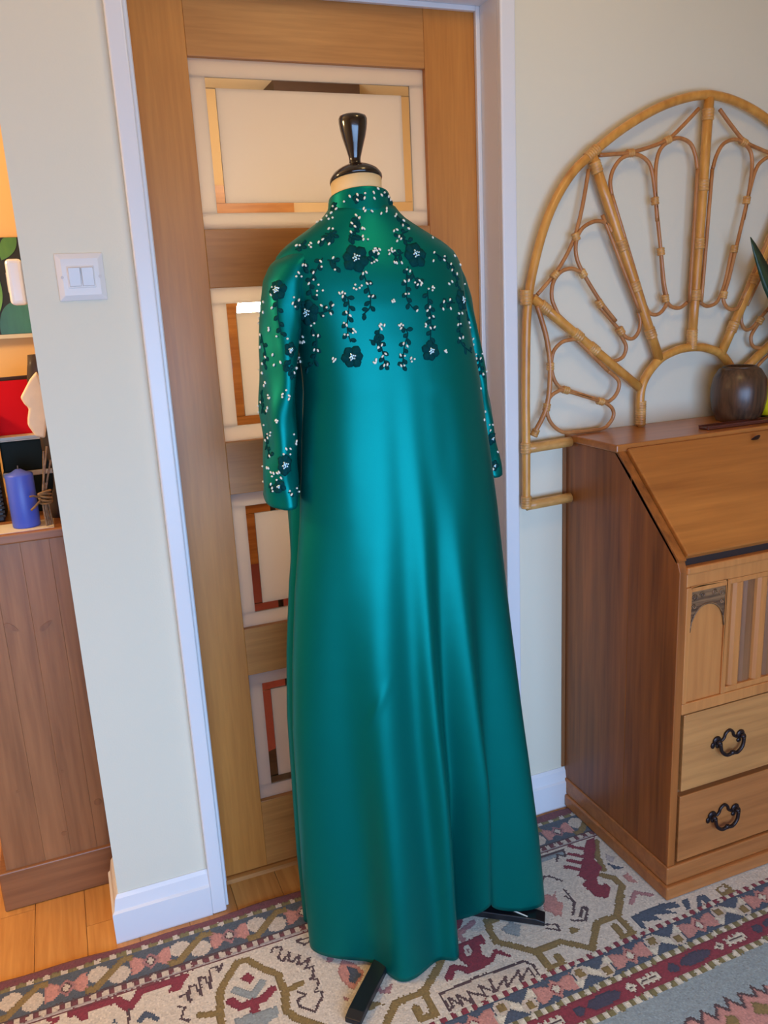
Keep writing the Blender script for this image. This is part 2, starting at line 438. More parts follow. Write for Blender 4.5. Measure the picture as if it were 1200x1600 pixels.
# along the short wall, mitred round its free end
outer = []
vs = []
n = len(sec)
for (yy, zz) in sec: vs.append((-0.0514, yy, zz))
for (yy, zz) in sec: vs.append((-0.25 + yy, yy, zz))
for (yy, zz) in sec: vs.append((-0.25 + yy, WT, zz))
fs = [tuple(range(n)), tuple(range(2 * n, 3 * n))[::-1]]
for a in (0, n):
    fs += [(a + i, a + (i + 1) % n, a + n + (i + 1) % n, a + n + i) for i in range(n)]
sk.add(vs, fs)
struct(sk.build('baseboard_left', 'white'), 'white skirting board at the foot of the short wall', 'skirting')
skirt('baseboard_right', 0.7842, X1, 'white skirting board at the foot of the right-hand wall')
struct(MB().prism([(0.68 + a, b) for a, b in sec], X0, -0.06, 'X').build('baseboard_side_room', 'white'), 'white skirting board behind the pine chest', 'skirting')

# ------------------------------------------------------------------ oak door with four glazed panels
door = bpy.data.objects.new('door_1', None); C.objects.link(door)
door.location = (0.369, 0.105, 0.012); door.matrix_world = Matrix.Translation(Vector(door.location)); door['_base'] = (0.369, 0.105, 0.012)
struct(door, 'oak door with four frosted glass panels edged by clear bands', 'door')
DF, DB = 0.0850, 0.1250
PX0, PX1 = 0.1051, 0.6176
PZ = [(1.5344, 1.8588), (1.0894, 1.4176), (0.6486, 0.9717), (0.1927, 0.5318)]
MB().box(-0.008, PX0, DF, DB, 0.012, 1.984).build('stile', 'oak_v', door, bevel=0.0012)
MB().box(PX1, 0.746, DF, DB, 0.012, 1.984).build('stile', 'oak_v', door, bevel=0.0012)
zs = [1.984] + [v for a, b in PZ for v in (b, a)] + [0.012]
for i in range(0, len(zs), 2):
    MB().box(PX0, PX1, DF + 0.0006, DB, zs[i + 1], zs[i]).build('rail', 'oak_h', door, bevel=0.0012)
for z0, z1 in PZ:
    gy0, gy1 = 0.099, 0.104
    i1, i2 = 0.033, 0.053
    def ring(a, b):
        m = MB()
        m.box(PX0 + a, PX1 - a, gy0, gy1, z0 + a, z0 + b).box(PX0 + a, PX1 - a, gy0, gy1, z1 - b, z1 - a)
        m.box(PX0 + a, PX0 + b, gy0, gy1, z0 + b, z1 - b).box(PX1 - b, PX1 - a, gy0, gy1, z0 + b, z1 - b)
        return m
    g = ring(0.0, i1).build('glass_panel', 'frosted', door)
    ring(i1, i2).build('clear_band', 'clear', g)
    MB().box(PX0 + i2, PX1 - i2, gy0, gy1, z0 + i2, z1 - i2).build('frosted_centre', 'frosted', g)

# hall floor lamp, behind the door
hl = thing('floor_lamp', 'slim floor lamp with a glowing globe, behind the frosted door glass', 'lamp', (0.294, 0.50, 0.006))
MB().lathe([(0.12, 0.006), (0.12, 0.018), (0.02, 0.03)], 0.294, 0.50, 24).build('base', 'bronze', hl, smooth=False)
MB().tube([(0.294, 0.50, 0.025), (0.294, 0.50, 1.315)], 0.008, 10).build('pole', 'bronze', hl)
def mat_glow():
    m = bpy.data.materials.new('lamp_globe'); m.use_nodes = True
    nt = m.node_tree; nt.nodes.clear()
    out = nt.nodes.new('ShaderNodeOutputMaterial'); e = nt.nodes.new('ShaderNodeEmission')
    e.inputs['Color'].default_value = (1.0, 0.82, 0.58, 1); e.inputs['Strength'].default_value = GLOBE
    nt.links.new(e.outputs[0], out.inputs[0]); return m
GLOBE = 215.0
M['globe'] = mat_glow()
MB().ball((0.294, 0.50, 1.365), 0.05, 0.05, 0.05, None, 20, 12).build('globe', 'globe', hl, smooth=True)

# ------------------------------------------------------------------ light switch, and box on the end of the wall
sw = thing('light_switch', 'white double light switch plate on the short wall', 'light switch', (-0.150, 0.0, 1.446))
pl = MB()
x0, x1, z0, z1 = -0.193, -0.107, 1.403, 1.489
pts = [(x0, z0), (x1, z0), (x1, z1), (x0, z1)]
ins = 0.010
inn = [(x0 + ins, z0 + ins), (x1 - ins, z0 + ins), (x1 - ins, z1 - ins), (x0 + ins, z1 - ins)]
vs = [(a, 0.0, b) for a, b in pts] + [(a, -0.004, b) for a, b in pts] + [(a, -0.009, b) for a, b in inn]
pl.add(vs, [(0, 1, 5, 4), (1, 2, 6, 5), (2, 3, 7, 6), (3, 0, 4, 7), (4, 5, 9, 8), (5, 6, 10, 9), (6, 7, 11, 10), (7, 4, 8, 11), (8, 9, 10, 11), (3, 2, 1, 0)])
pl.build('plate', 'plastic', sw, bevel=0.0015)
MB().box(-0.1745, -0.1255, -0.0105, -0.0085, 1.4260, 1.4660).build('rocker_frame', 'plastic', sw, bevel=0.002)
for a in (-0.1725, -0.1490):
    r = MB()
    xa, xb = a, a + 0.0215
    r.add([(xa, -0.0100, 1.429), (xb, -0.0100, 1.429), (xb, -0.0100, 1.463), (xa, -0.0100, 1.463),
           (xa, -0.0120, 1.429), (xb, -0.0120, 1.429), (xb, -0.0165, 1.4630), (xa, -0.0165, 1.4630)],
          [(0, 1, 5, 4), (1, 2, 6, 5), (2, 3, 7, 6), (3, 0, 4, 7), (4, 5, 6, 7), (3, 2, 1, 0)])
    r.build('rocker', 'plastic_grey', sw, bevel=0.001)
for a in (-0.1835, -0.1165):
    MB().tube([(a, -0.0085, 1.446), (a, -0.0098, 1.446)], 0.0028, 12).build('screw', 'plastic_grey', sw)
bx = thing('wall_box', 'white rounded plastic box fixed to the free end of the short wall', 'control box', (-0.2500, 0.075, 1.443))
MB().box(-0.280, -0.2500, 0.037, 0.113, 1.401, 1.485).build('cover', 'plastic', bx, bevel=0.008, segs=3)
MB().box(-0.2815, -0.280, 0.055, 0.095, 1.425, 1.461).build('rocker', 'plastic_grey', bx, bevel=0.0005)

# ------------------------------------------------------------------ kilim rug
RUG_MOTIFS = [
    ('o', 17, [(-92,-348),(-90,-312),(-79,-256),(-68,-239),(-31,-194),(-9,-195),(19,-236),(42,-261),(44,-312),(35,-360),(48,-383),(76,-412),(106,-441)]),
    ('o', 15, [(44,-312),(82,-305)]),
    ('o', 15, [(-129,-297),(-89,-310)]),
    ('r', 0, [(-16,-228),(-5,-249),(-18,-261),(-34,-240)]),
    ('g', 17, [(-49,-265),(-19,-297),(7,-268)]),
    ('r', 19, [(-63,-290),(-49,-311),(-19,-310),(1,-310),(21,-295)]),
    ('r', 19, [(-19,-310),(-25,-341)]),
    ('g', 0, [(-67,-336),(-41,-336),(20,-340),(18,-365),(-19,-377),(-69,-362)]),
    ('t', 0, [(-158,-234),(-144,-231),(-137,-216),(-123,-218),(-113,-200),(-102,-205),(-89,-187),(-62,-185),(-82,-209),(-114,-240),(-141,-263)]),
    ('t', 0, [(43,-194),(69,-191),(82,-212),(99,-229),(117,-247),(117,-272),(116,-309),(114,-344),(100,-333),(104,-285),(79,-249),(59,-231)]),
    ('k', 4, [(-158,-234),(-144,-231),(-140,-255),(-137,-216),(-123,-218),(-116,-248),(-113,-200),(-102,-205),(-95,-240),(-89,-187),(-74,-184),(-71,-204),(-62,-185)]),
    ('k', 4, [(-163,-257),(-153,-266),(-164,-290),(-149,-302)]),
    ('k', 4, [(42,-198),(53,-185),(69,-191),(55,-219),(62,-232),(82,-212),(72,-236),(81,-241),(99,-229),(88,-254),(94,-257),(117,-247),(99,-273),(117,-272),(108,-305),(102,-303),(116,-309),(112,-326),(100,-338),(114,-344),(110,-360)]),
    ('k', 4, [(70,-324),(81,-338),(63,-343),(61,-359),(86,-385),(106,-363)]),
    ('k', 4, [(107,-187),(165,-191)]),
    ('k', 4, [(106,-190),(118,-206),(141,-198),(137,-224)]),
    ('r', 19, [(-367,-184),(-280,-187),(-257,-219),(-232,-186),(-142,-184)]),
    ('r', 0, [(-183,-213),(-171,-200),(-163,-186),(-135,-180),(-154,-217)]),
    ('r', 0, [(-370,-182),(-339,-190),(-334,-211),(-349,-213)]),
    ('k', 4, [(-259,-222),(-262,-259)]),
    ('b', 0, [(-248,-261),(-229,-238),(-202,-269),(-207,-277),(-226,-258),(-240,-269)]),
    ('b', 0, [(-296,-243),(-288,-236),(-280,-250)]),
    ('r', 9, [(-403,-194),(-394,-185),(-412,-182)]),
    ('m', 14, [(155,-270),(176,-250),(183,-268)]),
    ('p', 0, [(179,-281),(201,-301),(212,-334),(200,-347),(175,-368),(159,-333),(161,-306)]),
    ('b', 0, [(181,-301),(198,-314),(204,-336),(182,-353),(174,-340),(183,-326)]),
    ('m', 0, [(225,-377),(232,-394),(250,-384),(256,-382),(240,-408),(223,-398),(217,-387)]),
    ('o', 0, [(197,-404),(222,-428),(206,-425),(190,-430),(183,-423)]),
    ('m', 0, [(149,-373),(162,-384),(153,-392)]),
    ('o', 17, [(201,-476),(242,-433),(305,-431),(358,-387),(374,-371),(376,-317),(347,-309)]),
    ('o', 17, [(305,-431),(303,-490),(272,-488),(274,-460)]),
    ('g', 0, [(325,-338),(347,-339),(352,-353),(324,-381),(300,-356)]),
    ('k', 4, [(325,-338),(347,-339),(352,-353),(324,-381)]),
    ('r', 0, [(422,-286),(469,-272),(475,-278),(453,-305),(434,-310),(424,-298)]),
    ('m', 14, [(394,-304),(416,-315),(451,-316),(486,-302)]),
    ('m', 14, [(440,-315),(439,-341)]),
    ('r', 0, [(396,-341),(440,-346),(484,-341),(483,-369),(467,-369),(459,-395),(469,-409),(491,-390),(516,-422),(507,-424),(487,-403),(474,-421),(431,-430),(406,-428),(390,-407),(373,-427),(357,-428),(360,-416),(384,-390),(399,-397),(415,-409),(407,-381),(412,-364),(396,-356)]),
    ('c', 0, [(432,-358),(446,-357),(444,-379),(429,-389),(426,-377)]),
    ('m', 0, [(436,-367),(442,-368),(437,-378),(433,-374)]),
    ('t', 0, [(332,-450),(428,-443),(501,-448),(537,-472),(535,-499),(467,-492),(419,-501),(332,-495)]),
    ('k', 5, [(332,-450),(428,-443),(489,-448)]),
    ('k', 5, [(332,-450),(332,-495),(343,-487),(343,-466),(362,-492),(361,-466),(384,-498),(385,-468),(415,-494),(413,-463),(435,-491),(442,-458)]),
    ('k', 5, [(442,-444),(529,-447),(542,-462),(540,-494),(529,-496),(529,-466),(499,-489),(506,-465),(464,-491),(476,-465),(438,-492)]),
    ('o', 17, [(519,-315),(507,-336),(504,-374),(567,-435),(630,-432),(680,-477),(734,-420),(789,-421),(835,-372)]),
    ('o', 17, [(567,-435),(570,-487),(600,-489),(601,-466)]),
    ('o', 17, [(787,-423),(787,-479),(761,-480),(764,-445)]),
    ('o', 17, [(514,-312),(536,-317)]),
    ('o', 17, [(789,-419),(832,-371),(859,-345),(856,-314),(837,-295)]),
    ('o', 14, [(853,-283),(868,-237),(903,-182)]),
    ('g', 0, [(531,-347),(562,-335),(578,-353),(557,-385),(537,-366)]),
    ('o', 0, [(672,-405),(695,-421),(668,-426),(662,-421)]),
    ('p', 0, [(666,-310),(691,-299),(689,-321),(697,-342),(674,-371),(663,-355),(649,-337)]),
    ('k', 4, [(718,-317),(726,-344),(700,-377)]),
    ('k', 4, [(713,-389),(731,-369),(741,-374),(715,-403),(687,-390)]),
    ('k', 4, [(622,-373),(651,-387),(648,-404),(625,-388)]),
    ('b', 0, [(813,-435),(897,-430),(933,-441),(935,-459),(898,-450),(915,-472),(888,-462),(861,-452),(870,-473),(829,-459),(820,-481),(810,-471)]),
    ('b', 0, [(949,-443),(968,-443),(951,-472),(938,-472)]),
    ('b', 0, [(988,-447),(1010,-448),(1011,-477),(994,-475),(992,-457),(981,-475),(968,-474)]),
    ('o', 0, [(1044,-446),(1079,-439),(1081,-473),(1041,-474)]),
    ('c', 0, [(1051,-447),(1070,-444),(1069,-458),(1051,-459)]),
    ('r', 0, [(880,-171),(908,-167),(885,-202),(855,-242),(856,-274),(821,-298),(810,-322),(832,-323),(829,-341),(803,-366),(782,-352),(778,-331),(777,-302),(793,-295),(785,-271),(814,-244),(845,-210)]),
    ('r', 12, [(830,-170),(857,-198)]),
    ('r', 12, [(812,-197),(838,-220)]),
    ('r', 12, [(796,-216),(821,-239)]),
    ('r', 12, [(777,-234),(802,-256)]),
    ('g', 0, [(736,-180),(805,-180),(797,-198),(782,-186),(772,-207),(774,-193),(728,-195)]),
    ('k', 4, [(738,-176),(807,-176),(798,-199),(784,-186),(769,-206)]),
    ('k', 4, [(698,-255),(710,-240),(722,-244),(740,-272)]),
    ('k', 4, [(729,-299),(727,-345),(703,-374)]),
    ('k', 4, [(712,-387),(733,-366),(742,-370),(721,-400)]),
    ('p', 0, [(672,-296),(687,-293),(683,-310),(706,-297),(692,-324),(701,-337),(675,-365),(660,-363),(668,-340),(648,-339)]),
    ('m', 11, [(900,-400),(871,-377),(840,-402)]),
    ('p', 0, [(881,-316),(897,-314),(897,-353),(880,-341)]),
    ('b', 0, [(875,-264),(901,-295),(888,-297),(876,-288)]),
    ('l', 0, [(893,-233),(904,-255),(890,-269),(882,-254)]),
    ('p', 0, [(723,-713),(736,-703),(749,-701),(758,-721),(777,-697),(791,-724),(812,-697),(826,-719),(840,-692),(859,-726),(871,-694),(899,-715),(907,-691),(922,-717),(931,-700),(968,-717),(899,-792)]),
    ('k', 5, [(723,-713),(736,-703),(749,-701),(758,-721),(777,-697),(791,-724),(812,-697),(826,-719),(840,-692),(859,-726),(871,-694),(899,-715),(907,-691),(922,-717),(931,-700)]),
    ('o', 0, [(810,-724),(829,-733),(821,-757),(794,-745)]),
    ('o', 0, [(879,-719),(904,-738),(900,-761),(865,-745)]),
]

RUG_COL = dict(c=srgb(206, 196, 178), o=srgb(132, 110, 58), r=srgb(130, 42, 54), p=srgb(190, 134, 122), b=srgb(70, 82, 98),
               g=srgb(140, 150, 150), k=srgb(84, 62, 62), l=srgb(178, 168, 162), m=srgb(168, 120, 118), t=srgb(196, 184, 166),
               s=srgb(76, 84, 92), w=srgb(212, 206, 184), q=srgb(112, 58, 60), e=srgb(122, 112, 66), f=srgb(138, 152, 154), n=srgb(62, 58, 76))
KEYS = list(RUG_COL)
def rug_colours(X, Y):
    """index of the yarn colour at each knot centre (metres)"""
    def idx(kk): return KEYS.index(kk)
    out = np.full(X.shape, idx('c'))
    sk_ = np.clip((-0.10 - Y) / 0.40, 0, 1)
    V = -(Y - 0.045 * (X - 0.60) * sk_)           # distance from the wall, following the slight skew of the bands
    U = X
    # traced motifs of the wide cream band and of the centre
    # the design goes on: mirrored, shifted and repeated towards the viewer and to both ends
    more = []
    for kk, wd, pts in RUG_MOTIFS:
        mx_, my_ = max(p[0] for p in pts), sum(p[1] for p in pts) / len(pts)
        if my_ < -640: more += [(kk, wd, [(x_ + dx, y_) for x_, y_ in pts], 1) for dx in (-1960, -1470, -980, -490, 490)]
        else:
            if mx_ < 130: more.append((kk, wd, [(x_, -660 - y_) for x_, y_ in pts], 1))
            more += [(kk, wd, [(x_ + dx, y_) for x_, y_ in pts], 1) for dx in (-1150, 1150)]
            more.append((kk, wd, [(x_ - 640, -650 - y_) for x_, y_ in pts], 1))
    hidden = (Y < -0.143 - (X + 0.504) * 0.447 - 0.012) | (X < -0.53) | (X > 1.30)
    for kk, wd, pts, copy_ in more + [(a_, b_, c_, 0) for a_, b_, c_ in RUG_MOTIFS]:
        P = [(a / 1000.0, b / 1000.0) for a, b in pts]
        xs = [a for a, b in P]; ys = [b for a, b in P]; pad = wd / 2000.0 + 0.002
        sel = (X > min(xs) - pad) & (X < max(xs) + pad) & (Y > min(ys) - pad) & (Y < max(ys) + pad)
        if copy_: sel &= hidden
        if not sel.any(): continue
        x, y = X[sel], Y[sel]
        if wd == 0:
            ins_ = np.zeros(x.shape, bool); j = len(P) - 1
            for i in range(len(P)):
                (xi, yi), (xj, yj) = P[i], P[j]
                if yi != yj:
                    ins_ ^= ((yi > y) != (yj > y)) & (x < (xj - xi) * (y - yi) / (yj - yi) + xi)
                j = i
        else:
            ins_ = np.zeros(x.shape, bool)
            for (xa, ya), (xb, yb) in zip(P, P[1:]):
                dx, dy = xb - xa, yb - ya; L = dx * dx + dy * dy + 1e-12
                t = np.clip(((x - xa) * dx + (y - ya) * dy) / L, 0, 1)
                ins_ |= np.hypot(x - xa - t * dx, y - ya - t * dy) < max(wd / 2000.0, 0.0027)
        v = out[sel]; v[ins_] = idx(kk); out[sel] = v
    def band(a, b): return (V >= a) & (V < b)
    def dashes(a, b, c1, c2, per, duty=0.5):
        s_ = band(a, b); ph = np.mod(U / per, 1.0)
        out[s_] = np.where(ph[s_] < duty, idx(c1), idx(c2))
    # outer guard
    out[band(-1, 0.056)] = idx('q')
    dashes(0.056, 0.069, 'e', 't', 0.034, 0.62)
    out[band(0.069, 0.141)] = idx('s')
    out[band(0.141, 0.146)] = idx('k'); dashes(0.146, 0.159, 'q', 't', 0.0245); out[band(0.159, 0.164)] = idx('l'); out[band(0.164, 0.168)] = idx('q')
    # inner guards and centre
    out[band(0.637, 9)] = np.where(np.isin(out[band(0.637, 9)], [idx('p'), idx('o'), idx('k')]), out[band(0.637, 9)], idx('f'))
    dashes(0.490, 0.503, 'r', 'w', 0.0235)
    out[band(0.503, 0.561)] = idx('b')
    dashes(0.561, 0.575, 'w', 'e', 0.026)
    out[band(0.575, 0.622)] = idx('r')
    dashes(0.622, 0.637, 'w', 'e', 0.026)
    def put(mask, kk): out[mask] = idx(kk)
    def diam(uc, vc, ru, rv, u): return (np.abs(u - uc) / ru + np.abs(V - vc) / rv) < 1
    # motifs of the outer guard, repeat 173 mm
    per = 0.173; u = np.mod(U + 0.030 + per / 2, per) - per / 2; vc = 0.107; B1 = band(0.070, 0.141)
    tri = lambda s_: B1 & (np.abs(u - s_ * 0.026) < 0.016) & (np.abs(V - vc) < 0.020 - 1.1 * np.clip(-s_ * (u - s_ * 0.026), -0.016, 0.016) * 0.7)
    put(tri(-1) & (np.abs(V - vc) < 0.024), 'p'); put(tri(1) & (np.abs(V - vc) < 0.024), 'p')
    put(B1 & diam(0, vc, 0.019, 0.024, u), 'm'); put(B1 & diam(0, vc, 0.012, 0.015, u), 'k'); put(B1 & diam(0, vc, 0.009, 0.011, u), 't')
    u2 = np.mod(U + 0.030, per) - per / 2
    dd_ = np.abs((V - vc) - (-u2) * 0.9)
    put(B1 & (np.abs(u2) < 0.048) & (np.hypot(u2 - 0.020, V - vc - 0.010) < 0.022), 't')
    put(B1 & (np.hypot(u2 + 0.022, V - vc + 0.008) < 0.022), 't')
    put(B1 & (np.abs(u2) < 0.034) & (dd_ < 0.011), 'o')
    put(B1 & (np.abs(u2 - 0.040) < 0.012) & (np.abs(V - vc + 0.026) < 0.008), 'o'); put(B1 & (np.abs(u2 + 0.040) < 0.012) & (np.abs(V - vc - 0.026) < 0.008), 'o')
    # motifs of the inner guard, repeat 190 mm
    per = 0.190; u = np.mod(U - 0.551 + per / 2, per) - per / 2; vc = 0.533; B2 = band(0.504, 0.561)
    for s_ in (-1, 1):
        put(B2 & (np.abs(u - s_ * 0.027) < 0.020) & (np.abs(V - vc) < 0.009 + 0.55 * np.abs(u - s_ * 0.010)) & (np.abs(V - vc) < 0.020), 'p')
    put(B2 & diam(0, vc, 0.020, 0.026, u), 'p'); put(B2 & diam(0, vc, 0.012, 0.015, u), 'r'); put(B2 & diam(0, vc, 0.010, 0.012, u), 'w')
    u2 = np.mod(U - 0.551, per) - per / 2
    zig = 0.014 * np.clip((np.abs(np.mod(u2 / 0.060 + 0.25, 1) - 0.5) * 4 - 1), -1, 1)
    put(B2 & (np.abs(u2) < 0.050) & (np.abs(V - vc + zig) < 0.012), 'w')
    for a_, b_ in ((-0.028, -0.010), (0.028, 0.010)):
        put(B2 & (np.hypot(u2 - a_, V - vc - b_) < 0.017), 't'); put(B2 & (np.abs(u2 - a_) < 0.009) & (np.abs(V - vc - b_) < 0.010), 'o')
    # red guard, repeat 237 mm
    per = 0.237; u = np.mod(U - 0.623 + per / 2, per) - per / 2; vc = 0.599; B3 = band(0.576, 0.622)
    put(B3 & (((u / 0.040) ** 2 + ((V - vc) / 0.014) ** 2) < 1), 'n')
    put(B3 & (np.hypot(u + 0.060, V - vc) < 0.012), 'n')
    put(B3 & diam(0.067, vc, 0.013, 0.013, u), 'w'); put(B3 & (np.hypot(u - 0.067, V - vc) < 0.0035), 'k')
    ub = u - 0.113
    ub = np.where(ub < -per / 2, ub + per, ub)
    put(B3 & (np.abs(ub) < 0.026) & (np.abs(V - vc) < 0.008 + 0.004 * (np.mod(ub / 0.013, 1) < 0.5)), 'w'); put(B3 & (np.abs(ub) < 0.020) & (np.abs(V - vc) < 0.002), 'k')
    return out

def axis(a, fine0, fine1, b, fine, coarse):
    l = list(np.arange(a, fine0, coarse)) + list(np.arange(fine0, fine1, fine)) + list(np.arange(fine1, b + 1e-6, coarse))
    return np.array(l)
xs = axis(-1.35, -0.70, 1.50, 2.10, 0.0036, 0.05)
ys = -axis(0.036, 0.036, 0.80, 1.75, 0.0036, 0.05)
rng = np.random.default_rng(3)
nx, ny = len(xs), len(ys)
GX, GY = np.meshgrid(xs, ys)
edge_w = 0.004 * np.sin(GX[0] * 9.0) + 0.002 * np.sin(GX[0] * 31.0)
GYw = GY.copy(); GYw[:3] += edge_w[None, :] * np.array([1.0, 0.8, 0.5])[:, None]
GZ = 0.0065 + 0.0006 * rng.random(GX.shape)
verts = np.stack([GX, GYw, GZ], -1).reshape(-1, 3)
ii, jj = np.meshgrid(np.arange(ny - 1), np.arange(nx - 1), indexing='ij')
q = (ii * nx + jj).ravel()
faces = np.stack([q, q + nx, q + nx + 1, q + 1], -1)
CX = ((GX[:-1, :-1] + GX[1:, 1:]) / 2); CY = ((GY[:-1, :-1] + GY[1:, 1:]) / 2)
# every knot sits a touch off its place, so that outlines come out uneven as in weaving
jit = 0.0005
ci = rug_colours(CX + jit * rng.normal(size=CX.shape), CY + jit * rng.normal(size=CX.shape)).ravel()
me = bpy.data.meshes.new('kilim_rug')
nv = len(verts)
rim = np.concatenate([np.arange(nx), np.arange(1, ny) * nx + nx - 1, (ny - 1) * nx + np.arange(nx - 2, -1, -1), np.arange(ny - 2, 0, -1) * nx])
low = verts[rim].copy(); low[:, 2] = 0.0004
allv = np.concatenate([verts, low])
m_ = len(rim)
side = np.stack([rim, np.roll(rim, -1), nv + np.roll(np.arange(m_), -1), nv + np.arange(m_)], -1)
allf = np.concatenate([faces, side])
me.vertices.add(len(allv)); me.vertices.foreach_set('co', allv.ravel().astype(np.float32))
me.loops.add(len(allf) * 4); me.loops.foreach_set('vertex_index', allf.ravel().astype(np.int32))
me.polygons.add(len(allf)); me.polygons.foreach_set('loop_start', (np.arange(len(allf)) * 4).astype(np.int32))
me.update(calc_edges=True)
tab = np.array([RUG_COL[kk] for kk in KEYS])
vary = 1.0 + 0.09 * rng.normal(size=(len(ci), 1))
cg = ci.reshape(ny - 1, nx - 1); ground = np.isin(cg, [KEYS.index(kk) for kk in 'cfst'])
rimk = np.zeros(cg.shape, bool)                 # a darker thread outlines every motif
rimk[:, 1:] |= cg[:, 1:] != cg[:, :-1]; rimk[1:] |= cg[1:] != cg[:-1]
vary[(rimk & ~ground).ravel()] *= 0.74
cols = tab[ci].copy(); cols[:, :3] *= np.clip(vary, 0.7, 1.25)
cols = np.concatenate([cols, np.tile(np.array([RUG_COL['q']]), (m_, 1))])
at = me.color_attributes.new('yarn', 'FLOAT_COLOR', 'CORNER')
at.data.foreach_set('color', np.repeat(cols, 4, axis=0).ravel().astype(np.float32))
mt, nt, b_ = new_mat('kilim_wool'); set_in(b_, rough=0.95, sheen=0.2)
ca = nt.nodes.new('ShaderNodeVertexColor'); ca.layer_name = 'yarn'
nt.links.new(ca.outputs['Color'], b_.inputs['Base Color'])
tc = nt.nodes.new('ShaderNodeTexCoord'); no = nt.nodes.new('ShaderNodeTexNoise'); no.inputs['Scale'].default_value = 260
nt.links.new(tc.outputs['Object'], no.inputs['Vector'])
bp_ = nt.nodes.new('ShaderNodeBump'); bp_.inputs['Strength'].default_value = 0.5; bp_.inputs['Distance'].default_value = 0.002
nt.links.new(no.outputs['Fac'], bp_.inputs['Height']); nt.links.new(bp_.outputs['Normal'], b_.inputs['Normal'])
me.materials.append(mt)
rug = bpy.data.objects.new('kilim_rug', me); C.objects.link(rug)
tag(rug, 'cream and maroon patterned woven rug lying under the gown and bureau', 'rug')

# ------------------------------------------------------------------ bureau
DX0, DX1, DY, DZ = 0.925, 1.675, -0.420, 1.036
BZ = 0.0075                                    # stands on the rug
bu = thing('bureau', 'brown oak slope-front bureau with drawers standing beside the door', 'bureau', ((DX0 + DX1) / 2, -0.21, BZ))
slope = [(-0.256, 0.979), (-0.405, 0.832)]
side_poly_rear = [(-0.004, 0.087), (-0.256, 0.087), (-0.256, 0.973), (-0.203, 1.018), (-0.004, 1.018)]
side_poly_front = [(-0.2566, 0.087), (DY, 0.087), (DY, 0.797), (-0.409, 0.823), (-0.2566, 0.9725)]
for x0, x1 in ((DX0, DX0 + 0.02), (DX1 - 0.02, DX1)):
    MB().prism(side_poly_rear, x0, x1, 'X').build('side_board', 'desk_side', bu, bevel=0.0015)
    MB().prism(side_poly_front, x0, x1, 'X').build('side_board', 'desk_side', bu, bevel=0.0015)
MB().box(DX0 - 0.009, DX1 + 0.009, -0.004, -0.0005, 0.118, 1.018).build('back_panel', 'desk_dark', bu)  # closes the back; overhang added to give a dark strip beside the case
MB().box(DX0 + 0.02, DX1 - 0.02, -0.36, -0.35, 0.09, 0.80).build('shade_panel', 'shadow_gap', bu)  # dark sheet that paints shade behind the drawer gaps
MB().box(DX0 - 0.004, DX1 + 0.004, -0.208, -0.002, 1.018, DZ).build('top', 'desk_flap', bu, bevel=0.003)
# sloping fall flap: a board lying along the slope, its edge rounded
def along(t, off):
    (ya, za), (yb, zb) = (-0.203, 1.026), (-0.413, 0.826)
    dy, dz = yb - ya, zb - za; L = math.hypot(dy, dz)
    return (ya + dy * t + (dz / L) * off, za + dz * t - (dy / L) * off)
flap = [along(0.02, -0.012), along(1.0, -0.012), along(1.0, 0.008), along(0.02, 0.008)]
fl = MB().prism(flap, DX0 + 0.022, DX1 - 0.022, 'X').build('fall_flap', 'desk_flap', bu, bevel=0.004, segs=3)
ex = MB(); ey, ez = along(0.10, 0.0085)
ex.ball((1.30, ey, ez), 0.012, 0.002, 0.016, Matrix.Rotation(math.radians(44), 3, 'X'), 14, 8)
ex.build('keyhole_plate', 'bronze', fl)
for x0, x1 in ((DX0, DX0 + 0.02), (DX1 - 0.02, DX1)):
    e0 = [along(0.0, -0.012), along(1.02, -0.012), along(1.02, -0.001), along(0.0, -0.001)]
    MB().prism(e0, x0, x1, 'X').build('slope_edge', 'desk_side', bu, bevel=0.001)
MB().box(DX0 + 0.02, DX1 - 0.02, -0.408, -0.36, 0.806, 0.821).build('shadow_rail', 'shadow_gap', bu)
MB().box(DX0 + 0.018, DX1 - 0.018, DY - 0.004, -0.36, 0.789, 0.806).build('lip_rail', 'desk_face', bu, bevel=0.004, segs=3)
MB().box(DX0 + 0.02, DX1 - 0.02, DY + 0.001, -0.36, 0.760, 0.789).build('top_rail', 'desk_face', bu, bevel=0.002)
